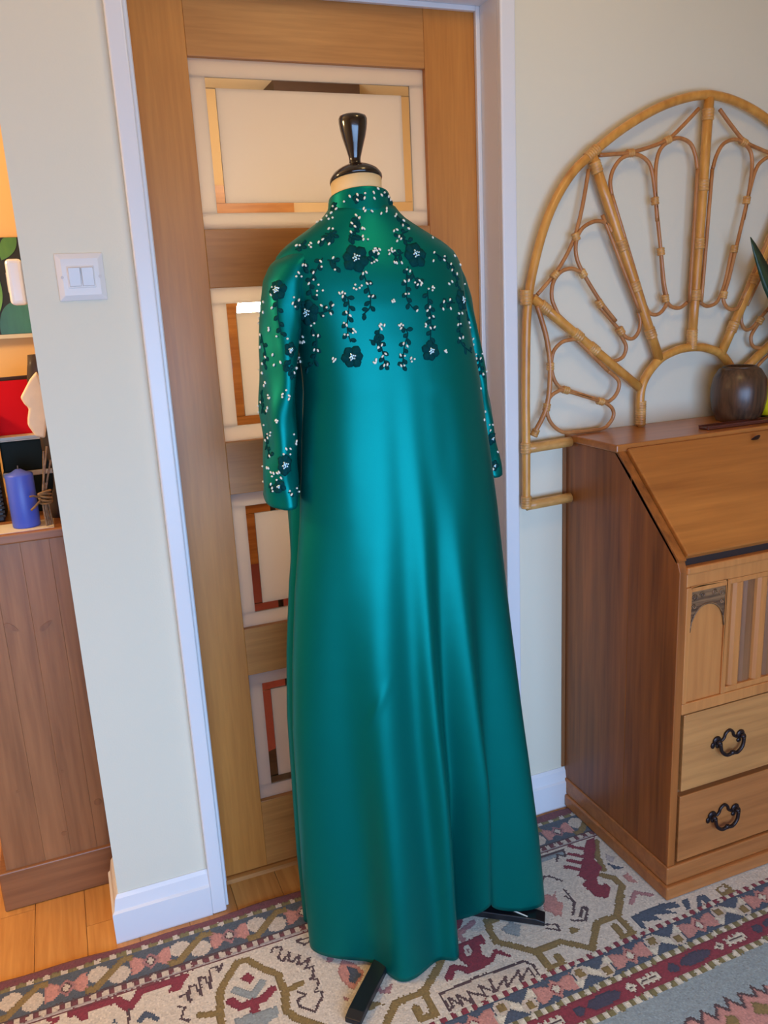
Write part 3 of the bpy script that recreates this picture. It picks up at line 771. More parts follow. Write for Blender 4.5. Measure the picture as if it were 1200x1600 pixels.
# carved outer panels with an arch, ribbed centre panel
def arch_panel(xa, xb, flip):
    za, zb = 0.492, 0.760
    p = MB().box(xa, xb, DY + 0.004, -0.36, za, zb).build('arched_panel', 'desk_face', bu, bevel=0.001)
    fr = MB()
    t = 0.012
    fr.box(xa, xa + t, DY - 0.001, DY + 0.006, za, zb).box(xb - t, xb, DY - 0.001, DY + 0.006, za, zb).box(xa + t, xb - t, DY - 0.001, DY + 0.006, zb - t, zb)
    fr.build('panel_frame', 'desk_face', p, bevel=0.002)
    # spandrels: between the frame and a round arch, with scrolls in relief
    xm = (xa + xb) / 2; hw = (xb - xa) / 2 - t; ztop = zb - t; zsp = ztop - 0.092
    N = 16
    arc = [(xm + hw * math.cos(math.pi * i / N), zsp + (0.058) * math.sin(math.pi * i / N)) for i in range(N + 1)]
    m = MB(); y0, y1 = DY + 0.001, DY + 0.004
    for i in range(N):
        (xa_, z_a), (xb_, z_b) = arc[i], arc[i + 1]
        m.prism([(xa_, z_a), (xb_, z_b), (xb_, ztop), (xa_, ztop)], y0, y1, 'Y')
    sp = m.build('carved_spandrel', 'carved', p)
    sc_ = MB()
    for sgn in (-1, 1):
        for (cx_, cz_, r0) in ((xm + sgn * (hw - 0.012), ztop - 0.014, 0.008), (xm + sgn * (hw - 0.010), ztop - 0.034, 0.006), (xm + sgn * 0.016, ztop - 0.010, 0.007)):
            path = [(cx_ + sgn * (r0 * (1 - i / 22)) * math.cos(i * 0.45), DY + 0.0005, cz_ + (r0 * (1 - i / 22)) * math.sin(i * 0.45)) for i in range(20)]
            sc_.tube(path, 0.0017, 6)
    sc_.tube([(xm + hw * 0.97 * math.cos(math.pi * i / 20), DY + 0.0005, zsp + 0.002 + 0.059 * math.sin(math.pi * i / 20)) for i in range(21)], 0.0016, 6)
    sc_.build('scroll_carving', 'carved', sp, smooth=True)
arch_panel(0.945, 1.064, 1); arch_panel(1.536, 1.655, -1)
cp = MB().box(1.064, 1.536, DY + 0.012, -0.36, 0.492, 0.760).build('centre_panel', 'desk_dark', bu)
nrib = 13; span = 1.536 - 1.064 - 0.02
for i in range(nrib):
    a = 1.074 + span * i / nrib; wd = span / nrib
    light_rib = i % 2 == 0
    m = MB()
    d0 = DY + 0.012; d1 = DY + (0.002 if light_rib else 0.007)
    m.prism([(a, d0), (a + wd * 0.08, (d0 + d1) / 2), (a + wd * 0.28, d1), (a + wd * 0.72, d1), (a + wd * 0.92, (d0 + d1) / 2), (a + wd, d0)], 0.506, 0.748, 'Z')
    m.build('rib', 'desk_face' if light_rib else 'desk_dark', cp)
MB().box(1.064, 1.536, DY + 0.001, DY + 0.013, 0.748, 0.760).build('moulding', 'desk_face', cp, bevel=0.002)
MB().box(1.064, 1.536, DY + 0.001, DY + 0.013, 0.492, 0.506).build('moulding', 'desk_face', cp, bevel=0.002)
MB().box(DX0 + 0.02, DX1 - 0.02, DY - 0.001, -0.36, 0.466, 0.492).build('middle_rail', 'desk_face', bu, bevel=0.002)
# two drawers with dark bail handles
def bail(cx, cz, parent, y):
    h = MB()
    for sgn in (-1, 1):                                  # pierced rose of the back plate
        h.ball((cx + sgn * 0.034, y - 0.002, cz + 0.012), 0.012, 0.004, 0.011, None, 12, 8)
        h.ball((cx + sgn * 0.045, y - 0.002, cz + 0.002), 0.006, 0.003, 0.008, None, 10, 6)
        h.ball((cx + sgn * 0.030, y - 0.002, cz - 0.002), 0.007, 0.003, 0.006, None, 10, 6)
        h.tube([(cx + sgn * 0.034, y, cz + 0.010), (cx + sgn * 0.034, y - 0.014, cz + 0.010)], [0.006, 0.005], 10)
    arch_ = [(cx - 0.022, y - 0.002, cz + 0.008), (cx - 0.014, y - 0.002, cz + 0.014), (cx - 0.010, y - 0.002, cz + 0.024), (cx, y - 0.002, cz + 0.030),
             (cx + 0.010, y - 0.002, cz + 0.024), (cx + 0.014, y - 0.002, cz + 0.014), (cx + 0.022, y - 0.002, cz + 0.008)]
    h.tube(spline(arch_, 4), 0.0036, 8)
    pk = h.build('handle', 'bronze', parent, smooth=True)
    ring_ = [(cx - 0.034, y - 0.013, cz + 0.010), (cx - 0.030, y - 0.014, cz - 0.010), (cx - 0.016, y - 0.015, cz - 0.022), (cx, y - 0.016, cz - 0.020),
             (cx + 0.016, y - 0.015, cz - 0.022), (cx + 0.030, y - 0.014, cz - 0.010), (cx + 0.034, y - 0.013, cz + 0.010)]
    m = MB().tube(spline(ring_, 5), 0.0042, 8)
    m.ball((cx, y - 0.016, cz - 0.019), 0.008, 0.005, 0.006, None, 10, 6)
    # hangs from the posts of the back plate, joined in one handle
    me_ = pk.data
    m.v += [tuple(Vector(v.co) + Vector(pk['_base'])) for v in me_.vertices]
    off_ = len(m.v) - len(me_.vertices)
    m.f += [tuple(off_ + i for i in p.vertices) for p in me_.polygons]
    bpy.data.objects.remove(pk)
    m.build('handle', 'bronze', parent, smooth=True)
for za, zb, mm, rec in ((0.274, 0.463, 'desk_drawer', 0.0), (0.090, 0.260, 'desk_drawer2', 0.002)):
    dr = MB().box(DX0 + 0.029, DX1 - 0.029, DY + rec, -0.345, za, zb).build('drawer', mm, bu, bevel=0.002)
    for hx in (1.082, 1.518):
        bail(hx, (za + zb) / 2 - 0.001, dr, DY + rec)
MB().box(DX0 + 0.02, DX1 - 0.02, -0.40, -0.36, 0.260, 0.274).build('drawer_rail', 'desk_dark', bu)
MB().box(DX0 - 0.004, DX1 + 0.004, DY - 0.004, -0.004, 0.042, 0.087).build('plinth', 'desk_drawer2', bu, bevel=0.003)
MB().box(DX0 - 0.010, DX1 + 0.010, DY - 0.013, -0.0185, BZ, 0.042).build('base_moulding', 'desk_drawer2', bu, bevel=0.005, segs=3)

# things on the bureau
TZ = DZ
vz = thing('vase', 'squat dark brown carved wooden vase on the bureau top', 'vase', (1.372, -0.098, TZ))
prof = [(0.050, TZ), (0.052, TZ + 0.004), (0.061, TZ + 0.025), (0.0665, TZ + 0.055), (0.067, TZ + 0.080), (0.062, TZ + 0.108), (0.050, TZ + 0.128), (0.040, TZ + 0.134), (0.036, TZ + 0.134), (0.034, TZ + 0.120)]
MB().lathe(prof, 1.372, -0.098, 64, lambda a, z: 1 + 0.006 * math.sin(a * 30) * (1 if TZ + 0.01 < z < TZ + 0.09 else 0)).build('body', 'vase', vz, smooth=True)
MB().tube([(1.372 + 0.0385 * math.cos(t * 0.2618), -0.098 + 0.0385 * math.sin(t * 0.2618), TZ + 0.1335) for t in range(24)], 0.003, 8, closed=True).build('rim', 'vase', vz, smooth=True)
ty = thing('incense_tray', 'thin red-brown wooden tray lying before the dark vase', 'tray', (1.33, -0.162, TZ))
MB().box(1.205, 1.46, -0.178, -0.146, TZ, TZ + 0.006).build('board', 'tray', ty, bevel=0.002)
MB().box(1.205, 1.46, -0.178, -0.174, TZ + 0.006, TZ + 0.009).box(1.205, 1.46, -0.150, -0.146, TZ + 0.006, TZ + 0.009).build('edge_strip', 'tray', ty)
dish = thing('candle_dish', 'dark shallow dish under the yellow candle', 'dish', (1.480, -0.100, TZ))
MB().lathe([(0.040, TZ), (0.046, TZ + 0.002), (0.056, TZ + 0.008), (0.054, TZ + 0.008), (0.044, TZ + 0.004)], 1.480, -0.100, 40).build('bowl', 'bronze', dish, smooth=True)
yc = thing('candle', 'thick bright yellow pillar candle beside the dark vase', 'candle', (1.480, -0.100, TZ + 0.0045))
MB().lathe([(0.037, TZ + 0.0045), (0.038, TZ + 0.008), (0.038, TZ + 0.078), (0.036, TZ + 0.081), (0.018, TZ + 0.077)], 1.480, -0.100, 40).build('wax', 'yellow_wax', yc, smooth=True)
MB().tube([(1.480, -0.1, TZ + 0.076), (1.481, -0.1, TZ + 0.092)], 0.0012, 6).build('wick', 'wick', yc)
pp = thing('potted_plant', 'potted plant with dark strap leaves at the right end of the bureau', 'plant', (1.585, -0.120, TZ))
MB().lathe([(0.050, TZ), (0.068, TZ + 0.105), (0.074, TZ + 0.107), (0.074, TZ + 0.125), (0.066, TZ + 0.125), (0.062, TZ + 0.112)], 1.585, -0.120, 32).build('pot', 'terracotta', pp)
MB().lathe([(0.060, TZ + 0.108), (0.060, TZ + 0.114)], 1.585, -0.120, 24).build('soil', 'driftwood', pp)
def strap(pts, wd):
    P = spline(pts, 5); m = len(P); vs, fs = [], []
    for i, p in enumerate(P):
        t = (P[min(i + 1, m - 1)] - P[max(i - 1, 0)]).normalized()
        s_ = t.cross(Vector((0.15, -1, 0.1))).normalized()
        u_ = i / (m - 1)
        h_ = wd * (0.35 + 0.65 * math.sin(math.pi * min(1, 0.12 + u_ * 0.70))) * (1 if u_ < 0.75 else max(0.03, (1 - u_) / 0.25) ** 0.7)
        nn = s_.cross(t)
        vs += [p - s_ * h_, p + nn * 0.15 * h_ * -1 + nn * 0.0012, p + s_ * h_, p - nn * 0.15 * h_ - nn * 0.0012]
    for i in range(m - 1):
        a = i * 4
        fs += [(a, a + 1, a + 5, a + 4), (a + 1, a + 2, a + 6, a + 5), (a + 2, a + 3, a + 7, a + 6), (a + 3, a, a + 4, a + 7)]
    fs += [(0, 3, 2, 1), (4 * m - 4, 4 * m - 3, 4 * m - 2, 4 * m - 1)]
    return MB().add(vs, fs)
for pts, wd in ((((1.578, -0.12, TZ + 0.112), (1.535, -0.115, 1.24), (1.455, -0.108, 1.345), (1.379, -0.10, 1.478)), 0.027),
                (((1.583, -0.12, TZ + 0.112), (1.56, -0.125, 1.25), (1.485, -0.15, 1.33), (1.444, -0.17, 1.40)), 0.018),
                (((1.590, -0.12, TZ + 0.112), (1.60, -0.12, 1.30), (1.62, -0.13, 1.44), (1.63, -0.15, 1.55)), 0.022),
                (((1.594, -0.12, TZ + 0.112), (1.64, -0.13, 1.26), (1.70, -0.14, 1.36), (1.76, -0.15, 1.40)), 0.022),
                (((1.588, -0.125, TZ + 0.112), (1.60, -0.17, 1.24), (1.61, -0.21, 1.32), (1.62, -0.25, 1.34)), 0.022)):
    strap(pts, wd).build('leaf', 'leaf', pp, smooth=True)

# ------------------------------------------------------------------ rattan headboard
RATTAN = {
    'frame': [(0.794, 0.876), (0.795, 1.033), (0.795, 1.169), (0.801, 1.343), (0.825, 1.455), (0.862, 1.55), (0.913, 1.624), (0.972, 1.672), (1.057, 1.727), (1.154, 1.773), (1.236, 1.797), (1.297, 1.805)],
    'spoke1': [(0.815, 1.363), (1.118, 1.135)],
    'spoke2': [(0.97, 1.672), (1.178, 1.198)],
    'spoke3': [(1.298, 1.795), (1.276, 1.218)],
    'hub': [(1.125, 1.038), (1.123, 1.111), (1.137, 1.157), (1.178, 1.198), (1.226, 1.216), (1.28, 1.219)],
    'scal1': [(0.989, 1.668), (1.034, 1.671), (1.076, 1.675), (1.131, 1.688), (1.18, 1.705), (1.226, 1.739), (1.266, 1.773)],
    'scal2': [(0.966, 1.639), (0.95, 1.56), (0.93, 1.494), (0.903, 1.447), (0.874, 1.411), (0.83, 1.37)],
    'pet_a': [(1.025, 1.583), (1.02, 1.612), (1.029, 1.64), (1.052, 1.663), (1.089, 1.671), (1.12, 1.659), (1.136, 1.636), (1.148, 1.583), (1.156, 1.534), (1.169, 1.459), (1.182, 1.382), (1.193, 1.341), (1.184, 1.32), (1.165, 1.308), (1.142, 1.312), (1.128, 1.331)],
    'pet_b': [(1.156, 1.524), (1.149, 1.583), (1.147, 1.641), (1.156, 1.679), (1.181, 1.7), (1.212, 1.708), (1.245, 1.697), (1.262, 1.67), (1.269, 1.641)],
    'pet_b2': [(1.175, 1.459), (1.185, 1.382), (1.197, 1.343), (1.211, 1.325), (1.238, 1.32), (1.261, 1.332)],
    'pet_c': [(1.026, 1.502), (1.019, 1.514), (1.001, 1.525), (0.977, 1.526), (0.947, 1.513), (0.931, 1.489), (0.929, 1.456), (0.945, 1.419), (0.998, 1.347), (1.043, 1.299)],
    'pet_c2': [(0.998, 1.337), (1.059, 1.278), (1.082, 1.257), (1.102, 1.255), (1.117, 1.272), (1.12, 1.295), (1.113, 1.316)],
    'pet_d': [(0.945, 1.414), (0.918, 1.424), (0.889, 1.418), (0.868, 1.395), (0.864, 1.361), (0.877, 1.331), (0.883, 1.321)],
    'pet_d2': [(1.05, 1.279), (1.069, 1.256), (1.08, 1.235), (1.071, 1.212), (1.045, 1.204), (1.02, 1.211), (1.0, 1.225)],
    'pet_e': [(0.932, 1.263), (0.914, 1.263), (0.89, 1.258), (0.869, 1.239), (0.863, 1.209), (0.869, 1.178), (0.884, 1.156), (0.905, 1.147), (1.009, 1.111), (1.035, 1.112), (1.053, 1.131), (1.056, 1.153), (1.04, 1.17), (1.023, 1.182)],
    'pet_f': [(1.009, 1.109), (0.905, 1.144), (0.878, 1.144), (0.857, 1.13), (0.851, 1.102), (0.86, 1.075), (0.884, 1.052), (0.915, 1.043), (1.004, 1.042), (1.029, 1.053), (1.042, 1.073), (1.035, 1.093), (1.009, 1.11)],
    'side': [(0.825, 1.346), (0.839, 1.306), (0.851, 1.266), (0.86, 1.199), (0.851, 1.113), (0.817, 1.053)],
}

RXC = 1.297; RY = -0.030
def xc(z): return 1.276 + (z - 1.215) * 0.038      # the centre line leans a little
hb = thing('rattan_headboard', 'arched rattan headboard with fan spokes on the wall behind the bureau', 'headboard', (RXC, RY, 0.862))
def mir(p): return [(2 * xc(z) - x, z) for x, z in p]
def w3(p, y=RY): return [(x, y, z) for x, z in p]
fr = [Vector((x, 0, z)) for x, z in RATTAN['frame']]
path = spline(w3(RATTAN['frame']), 5)
full = [tuple(p) for p in path] + [(2 * xc(p.z) - p.x, p.y, p.z) for p in reversed(path[:-1])]
MB().tube(full, 0.0105, 12).build('outer_frame', 'rattan', hb, smooth=True)
def cane(name, pts, r, mat, y=RY, both=True, sub=4):
    MB().tube(spline(w3(pts, y), sub), r, 10).build(name, mat, hb, smooth=True)
    if both: MB().tube(spline(w3(mir(pts), y), sub), r, 10).build(name, mat, hb, smooth=True)
cane('spoke', RATTAN['spoke1'], 0.0115, 'rattan'); cane('spoke', RATTAN['spoke2'], 0.0118, 'rattan')
cane('spoke', [(1.298, 1.797), (1.276, 1.215)], 0.0118, 'rattan', both=False)
hub = RATTAN['hub'][:-1]
cane('hub_arch', [(1.127, 1.0375)] + hub[1:] + [(1.258, 1.221), (1.294, 1.221)] + [p for p in reversed(mir(hub[1:]))] + [(2 * xc(1.037) - 1.127, 1.0375)], 0.0110, 'rattan', both=False)
for bz in (1.016, 0.876):                              # short bars that end against the sides of the bureau
    cane('cross_bar', [(0.795, bz), (0.9195, bz + 0.004)], 0.0125, 'binding', both=False)
    cane('cross_bar', [(1.681, bz + 0.004), (2 * xc(bz) - 0.795, bz)], 0.0125, 'binding', both=False)
for kk in ('scal1', 'scal2', 'pet_a', 'pet_b', 'pet_b2', 'pet_c', 'pet_c2', 'pet_d', 'pet_d2', 'pet_e', 'pet_f', 'side'):
    cane({'scal1': 'scallop', 'scal2': 'scallop', 'side': 'bowed_cane'}.get(kk, 'loop'), RATTAN[kk], 0.0046 if kk != 'side' else 0.006, 'cane', RY + (0.004 if kk.endswith('2') else -0.003))
# the loops run on along the spokes they are bound to
for a_, b_, w_ in (((1.025, 1.583), (1.128, 1.331), 0.2), ((1.0, 1.54), (1.113, 1.316), -0.2), ((1.270, 1.641), (1.262, 1.332), 0), ((0.883, 1.321), (1.000, 1.225), 0), ((0.932, 1.263), (1.023, 1.182), 0)):
    cane('loop', [a_, ((a_[0] + b_[0]) / 2, (a_[1] + b_[1]) / 2), b_], 0.0046, 'cane', RY - 0.003)
def bind(p, direction, r, length, both=True):
    """cane strip wound round a joint"""
    nturn = max(3, int(length / 0.0058)); d_ = Vector((direction[0], 0, direction[1])).normalized()
    prof_n = nturn * 4
    def one(px, dd):
        path = []; rad = []
        for i in range(prof_n + 1):
            t = (i / prof_n - 0.5) * length
            path.append(Vector((px[0], RY, px[1])) + dd * t); rad.append(r + 0.0012 * abs(math.sin(math.pi * i / 4)))
        MB().tube(path, rad, 12).build('binding', 'binding', hb, smooth=True)
    one(p, d_)
    if both: one((2 * xc(p[1]) - p[0], p[1]), Vector((-d_.x, 0, d_.z)))
def on(seg, t): return (seg[0][0] + (seg[1][0] - seg[0][0]) * t, seg[0][1] + (seg[1][1] - seg[0][1]) * t)
s1, s2, s3 = RATTAN['spoke1'], RATTAN['spoke2'], [(1.298, 1.797), (1.276, 1.215)]
for seg, ts in ((s1, (0.10, 0.40, 0.55)), (s2, (0.06, 0.42, 0.62, 0.86))):
    dv = (seg[1][0] - seg[0][0], seg[1][1] - seg[0][1])
    for t in ts: bind(on(seg, t), dv, 0.0130, 0.026)
for t in (0.06, 0.33, 0.56, 0.77): bind(on(s3, t), (0, 1), 0.0132, 0.026, both=False)
bind(on(s3, 0.955), (0, 1), 0.0128, 0.05, both=False)
bind((0.797, 1.365), (0, 1), 0.0122, 0.034); bind((0.795, 1.018), (0, 1), 0.0122, 0.026); bind((0.795, 0.885), (0, 1), 0.0125, 0.030)
bind((1.126, 1.070), (0, 1), 0.0122, 0.06); bind((0.972, 1.672), (1, 0.75), 0.0122, 0.036)
for p, d_ in (((1.076, 1.674), (1, 0.1)), ((1.18, 1.703), (1, 0.4)), ((0.93, 1.494), (0.4, -1)), ((0.874, 1.411), (1, 1)), ((1.150, 1.57), (0.15, -1)), ((1.172, 1.455), (0.15, -1)), ((1.190, 1.345), (0.2, -1)),
              ((0.950, 1.412), (0.7, -1)), ((0.998, 1.342), (0.7, -1)), ((1.06, 1.275), (0.7, -1)), ((0.905, 1.146), (1, -0.3)), ((1.005, 1.110), (1, -0.3)), ((0.862, 1.205), (0, 1)), ((0.852, 1.110), (0.2, 1)), ((0.820, 1.052), (0.5, 1))):
    bind(p, d_, 0.0085, 0.018)

# ------------------------------------------------------------------ pine chest in the next room and what stands on it
CH = 0.922
ch = thing('pine_chest', 'plain pine chest seen past the end of the wall', 'chest', (-0.29, 0.41, 0.0))
MB().box(-0.492, -0.472, 0.218, 0.62, 0.03, 0.900).build('side_panel', 'pine', ch)
MB().box(-0.10, -0.08, 0.218, 0.62, 0.03, 0.900).build('side_panel', 'pine', ch)
MB().box(-0.472, -0.10, 0.60, 0.62, 0.03, 0.900).build('back_panel', 'pine', ch)
edges = [-0.492, -0.405, -0.345, -0.285, -0.215, -0.080]
for i in range(5):
    m = MB().box(edges[i] + 0.0001, edges[i + 1] - 0.0001, 0.2130 + 0.0003 * (i % 2), 0.232, 0.06, 0.900)
    m.build('front_board', 'pine', ch, bevel=0.0004)
MB().box(-0.502, -0.070, 0.200, 0.63, 0.900, CH).build('top', 'pine_h', ch, bevel=0.004, segs=3)
MB().box(-0.509, -0.063, 0.203, 0.62, 0.0005, 0.104).build('plinth', 'pine_h', ch, bevel=0.003)
def leafmark(cx, cz, ang):
    a = math.radians(ang); pts = []
    for i in range(12):
        t = i / 12 * 2 * math.pi
        u_, v_ = 0.017 * math.cos(t), 0.006 * math.sin(t) * (1 - 0.4 * math.cos(t))
        pts.append((cx + u_ * math.cos(a) - v_ * math.sin(a), cz + u_ * math.sin(a) + v_ * math.cos(a)))
    MB().prism(pts, 0.2115, 0.2135, 'Y').build('carved_mark', 'desk_dark', ch)
leafmark(-0.390, 0.706, -40); leafmark(-0.319, 0.697, 38)
for kx, kz, kr in ((-0.354, 0.164, 0.006), (-0.438, 0.303, 0.004), (-0.336, 0.328, 0.004), (-0.268, 0.225, 0.009)):
    MB().tube([(kx, 0.2122, kz), (kx, 0.2150, kz)], kr, 12).build('knot', 'desk_dark', ch)
mat_ = MB().box(-0.385, -0.270, 0.213, 0.300, CH, CH + 0.0012).build('paper_mat', 'paper', None, loc=(-0.33, 0.258, CH))
tag(mat_, 'pale square of paper under the blue candle', 'mat')
bc = thing('candle', 'blue pillar candle on the pine chest', 'candle', (-0.327, 0.260, CH + 0.0012))
z = CH + 0.0012
MB().lathe([(0.0285, z), (0.0295, z + 0.003), (0.0295, z + 0.117), (0.028, z + 0.120), (0.016, z + 0.124), (0.006, z + 0.130)], -0.327, 0.260, 36).build('wax', 'blue_wax', bc, smooth=True)
MB().tube([(-0.327, 0.26, z + 0.128), (-0.3265, 0.26, z + 0.138)], 0.0013, 6).build('wick', 'wick', bc)
dw = thing('driftwood', 'dark upright piece of driftwood behind the blue candle', 'driftwood', (-0.235, 0.31, CH))
m = MB(); N = 14; vs, fs = [], []
for i in range(N + 1):
    t = i / N; zz = CH + t * 0.375
    cx_ = -0.232 + 0.012 * math.sin(t * 5) - 0.006 * t; rx = 0.045 * (1 - 0.35 * t) + 0.006 * math.sin(t * 17); ry = 0.022 * (1 - 0.3 * t)
    for k in range(12):
        a = k / 12 * 2 * math.pi; j = 1 + 0.16 * math.sin(a * 3 + t * 9) + 0.07 * math.sin(a * 7 - t * 21)
        vs.append((cx_ + rx * j * math.cos(a), 0.315 + ry * j * math.sin(a), zz))
for i in range(N):
    fs += [(i * 12 + k, i * 12 + (k + 1) % 12, (i + 1) * 12 + (k + 1) % 12, (i + 1) * 12 + k) for k in range(12)]
fs += [tuple(range(12))[::-1], tuple(range(N * 12, N * 12 + 12))]
m.add(vs, fs).build('trunk', 'driftwood', dw, smooth=True)
sh = MB()                                                   # pale bark shell clinging to its left edge
out_ = [(-0.2585, 1.262), (-0.275, 1.245), (-0.300, 1.207), (-0.294, 1.192), (-0.286, 1.182), (-0.292, 1.160), (-0.294, 1.145), (-0.281, 1.118), (-0.262, 1.112), (-0.250, 1.16), (-0.246, 1.21)]
sh.prism(out_, 0.282, 0.296, 'Y').build('white_bark', 'shell', dw, bevel=0.005, segs=3)
bd = thing('tied_stalks', 'bundle of dried stalks tied with twine beside the blue candle', 'dried stalks', (-0.290, 0.222, CH))
for i, (dx, dz) in enumerate(((0.024, 0.18), (0.016, 0.17), (0.028, 0.15), (0.010, 0.10))):
    MB().tube(spline([(-0.284 + 0.004 * i, 0.217 + 0.003 * i, CH + 0.0045), (-0.284 + 0.003 * i, 0.219 + 0.002 * i, CH + 0.07), (-0.284 + dx, 0.226, CH + dz)], 4), 0.0022, 6).build('stalk', 'twine', bd)
m = MB()
for i in range(5):
    zz = CH + 0.060 + i * 0.005
    m.tube([(-0.279 + 0.013 * math.cos(t * 0.5236 + i), 0.2215 + 0.012 * math.sin(t * 0.5236 + i), zz + 0.004 * math.sin(t * 0.5236)) for t in range(12)], 0.0028, 6, closed=True)
m.tube([(-0.289, 0.211, CH + 0.065), (-0.303, 0.208, CH + 0.052), (-0.311, 0.208, CH + 0.046)], 0.0026, 6)
m.tube([(-0.289, 0.211, CH + 0.072), (-0.303, 0.209, CH + 0.077), (-0.310, 0.210, CH + 0.076)], 0.0022, 6)
m.build('twine', 'twine', bd, smooth=True)
dk = thing('keepsake_box', 'dark green lidded box behind the candle, under the red card', 'box', (-0.29, 0.45, CH))
MB().box(-0.366, -0.185, 0.40, 0.50, CH, CH + 0.090).build('body', 'green_dark', dk, bevel=0.003)
MB().box(-0.369, -0.182, 0.397, 0.503, CH + 0.090, CH + 0.102).build('lid_band', 'paper', dk, bevel=0.002)
MB().box(-0.366, -0.185, 0.40, 0.50, CH + 0.102, CH + 0.176).build('lid', 'green_dark', dk, bevel=0.004)
bk = thing('book', 'pale book lying flat on the dark green box', 'book', (-0.30, 0.45, CH + 0.176))
MB().box(-0.368, -0.205, 0.392, 0.498, CH + 0.1765, CH + 0.1785).box(-0.368, -0.205, 0.392, 0.498, CH + 0.1845, CH + 0.1865).box(-0.209, -0.205, 0.392, 0.498, CH + 0.1785, CH + 0.1845).build('cover', 'paper', bk)
MB().box(-0.366, -0.210, 0.396, 0.494, CH + 0.1786, CH + 0.1844).build('pages', 'paper', bk)
rc = thing('red_card', 'bright red folded card standing upright on the pale book', 'card', (-0.33, 0.44, CH + 0.187))
MB().box(-0.366, -0.268, 0.432, 0.4345, CH + 0.1868, CH + 0.314).build('front_leaf', 'red_card', rc)
MB().prism([(-0.366, 0.4345), (-0.366, 0.437), (-0.270, 0.470), (-0.268, 0.467)], CH + 0.1868, CH + 0.322, 'Z').build('rear_leaf', 'hall_dark', rc)
sp = thing('speaker', 'black ribbed loudspeaker at the left of the blue candle', 'speaker', (-0.46, 0.38, CH))
MB().box(-0.545, -0.374, 0.335, 0.46, CH, CH + 0.25).build('cabinet', 'black_metal', sp, bevel=0.004)
for i in range(24):
    zz = CH + 0.012 + i * 0.0098
    MB().box(-0.540, -0.3725, 0.331, 0.336, zz, zz + 0.0055).build('grille_slat', 'black_cloth', sp)
pa = thing('painting', 'dark canvas painting of green leaves on the warm wall', 'painting', (-0.46, 0.668, 1.335))
MB().box(-0.78, -0.115, 0.655, 0.679, 1.338, 1.575).build('canvas', 'canvas_black', pa)
MB().box(-0.78, -0.115, 0.652, 0.679, 1.328, 1.338).build('lower_edge', 'canvas_edge', pa)
def leafshape(cx, cz, L, W, ang, mat, y=0.6535):
    a = math.radians(ang); pts = []
    for i in range(17):
        t = i / 16; pts.append((L * (t - 0.5), W * math.sin(math.pi * t) ** 0.8))
    pts += [(L * (0.5 - i / 16), -W * math.sin(math.pi * i / 16) ** 0.8) for i in range(1, 16)]
    pts = [(cx + u_ * math.cos(a) - v_ * math.sin(a), cz + u_ * math.sin(a) + v_ * math.cos(a)) for u_, v_ in pts]
    pts = [(min(max(x, -0.779), -0.116), min(max(z_, 1.339), 1.574)) for x, z_ in pts]
    MB().prism(pts, y, 0.6555, 'Y').build('painted_leaf', mat, pa)
leafshape(-0.365, 1.43, 0.20, 0.045, 75, 'paint_green'); leafshape(-0.285, 1.375, 0.13, 0.045, 40, 'paint_teal', 0.6532)
leafshape(-0.288, 1.555, 0.08, 0.018, 60, 'paint_green'); leafshape(-0.50, 1.46, 0.24, 0.05, 50, 'paint_teal'); leafshape(-0.64, 1.44, 0.22, 0.05, 115, 'paint_green'); leafshape(-0.19, 1.45, 0.16, 0.04, 100, 'paint_green')

# ------------------------------------------------------------------ dressmaker's stand
AX, AY = 0.385, -0.198
mq = thing('dress_form', 'dress form with cream neck and black turned finial, inside the teal gown', 'mannequin', (AX, AY, 0.0075))
NX, NY = 0.337, -0.205
def tilted(m, z0, kk):
    """lean the top of a turned piece: higher at the back of the neck than at the front"""
    m.v = [(x, y, z - (y - NY) * kk * smooth01((z - z0) / 0.05)) for x, y, z in m.v]; return m
def smooth01(t): t = min(1, max(0, t)); return t * t * (3 - 2 * t)
tilted(MB().lathe([(0.0445, 1.42), (0.0455, 1.50), (0.0460, 1.55), (0.0465, 1.589)], NX, NY, 40), 1.52, 0.22).build('neck', 'linen', mq, smooth=True)
cap = tilted(MB().lathe([(0.0470, 1.586), (0.0482, 1.589), (0.0478, 1.593), (0.042, 1.601), (0.031, 1.608), (0.020, 1.613), (0.0125, 1.617)], NX, NY, 44), 1.50, 0.22).build('neck_cap', 'black', mq, smooth=True)
MB().lathe([(0.0140, 1.612), (0.0115, 1.617), (0.0104, 1.622), (0.0110, 1.628), (0.0138, 1.638), (0.0175, 1.650), (0.0212, 1.662), (0.0240, 1.674), (0.0256, 1.685), (0.0258, 1.692), (0.0238, 1.6965), (0.018, 1.699), (0.006, 1.700)], NX, NY, 44).build('finial', 'black', mq, smooth=True)
tor = []
for z_, a_ in ((0.86, 0.02), (0.862, 0.13), (0.95, 0.135), (1.08, 0.115), (1.20, 0.118), (1.32, 0.125), (1.40, 0.120), (1.45, 0.085), (1.49, 0.055), (1.53, 0.044)):
    tor.append((a_, z_))
vs, fs = [], []; n = 32
for r_, z_ in tor:
    cx_ = NX + (AX - NX) * (1.53 - z_) / 0.70
    for k in range(n):
        t = 2 * math.pi * k / n; vs.append((cx_ + r_ * math.cos(t), NY + 0.62 * r_ * math.sin(t), z_))
for i in range(len(tor) - 1):
    fs += [(i * n + k, i * n + (k + 1) % n, (i + 1) * n + (k + 1) % n, (i + 1) * n + k) for k in range(n)]
fs += [tuple(range(n))[::-1], tuple(range((len(tor) - 1) * n, len(tor) * n))]
MB().add(vs, fs).build('torso', 'linen', mq, smooth=True)
MB().tube([(AX, AY, 0.02), (AX, AY, 0.90)], 0.014, 14).build('pole', 'black_metal', mq, smooth=False)
MB().lathe([(0.05, 0.012), (0.05, 0.03), (0.02, 0.045)], AX, AY, 24).build('hub', 'black_metal', mq)
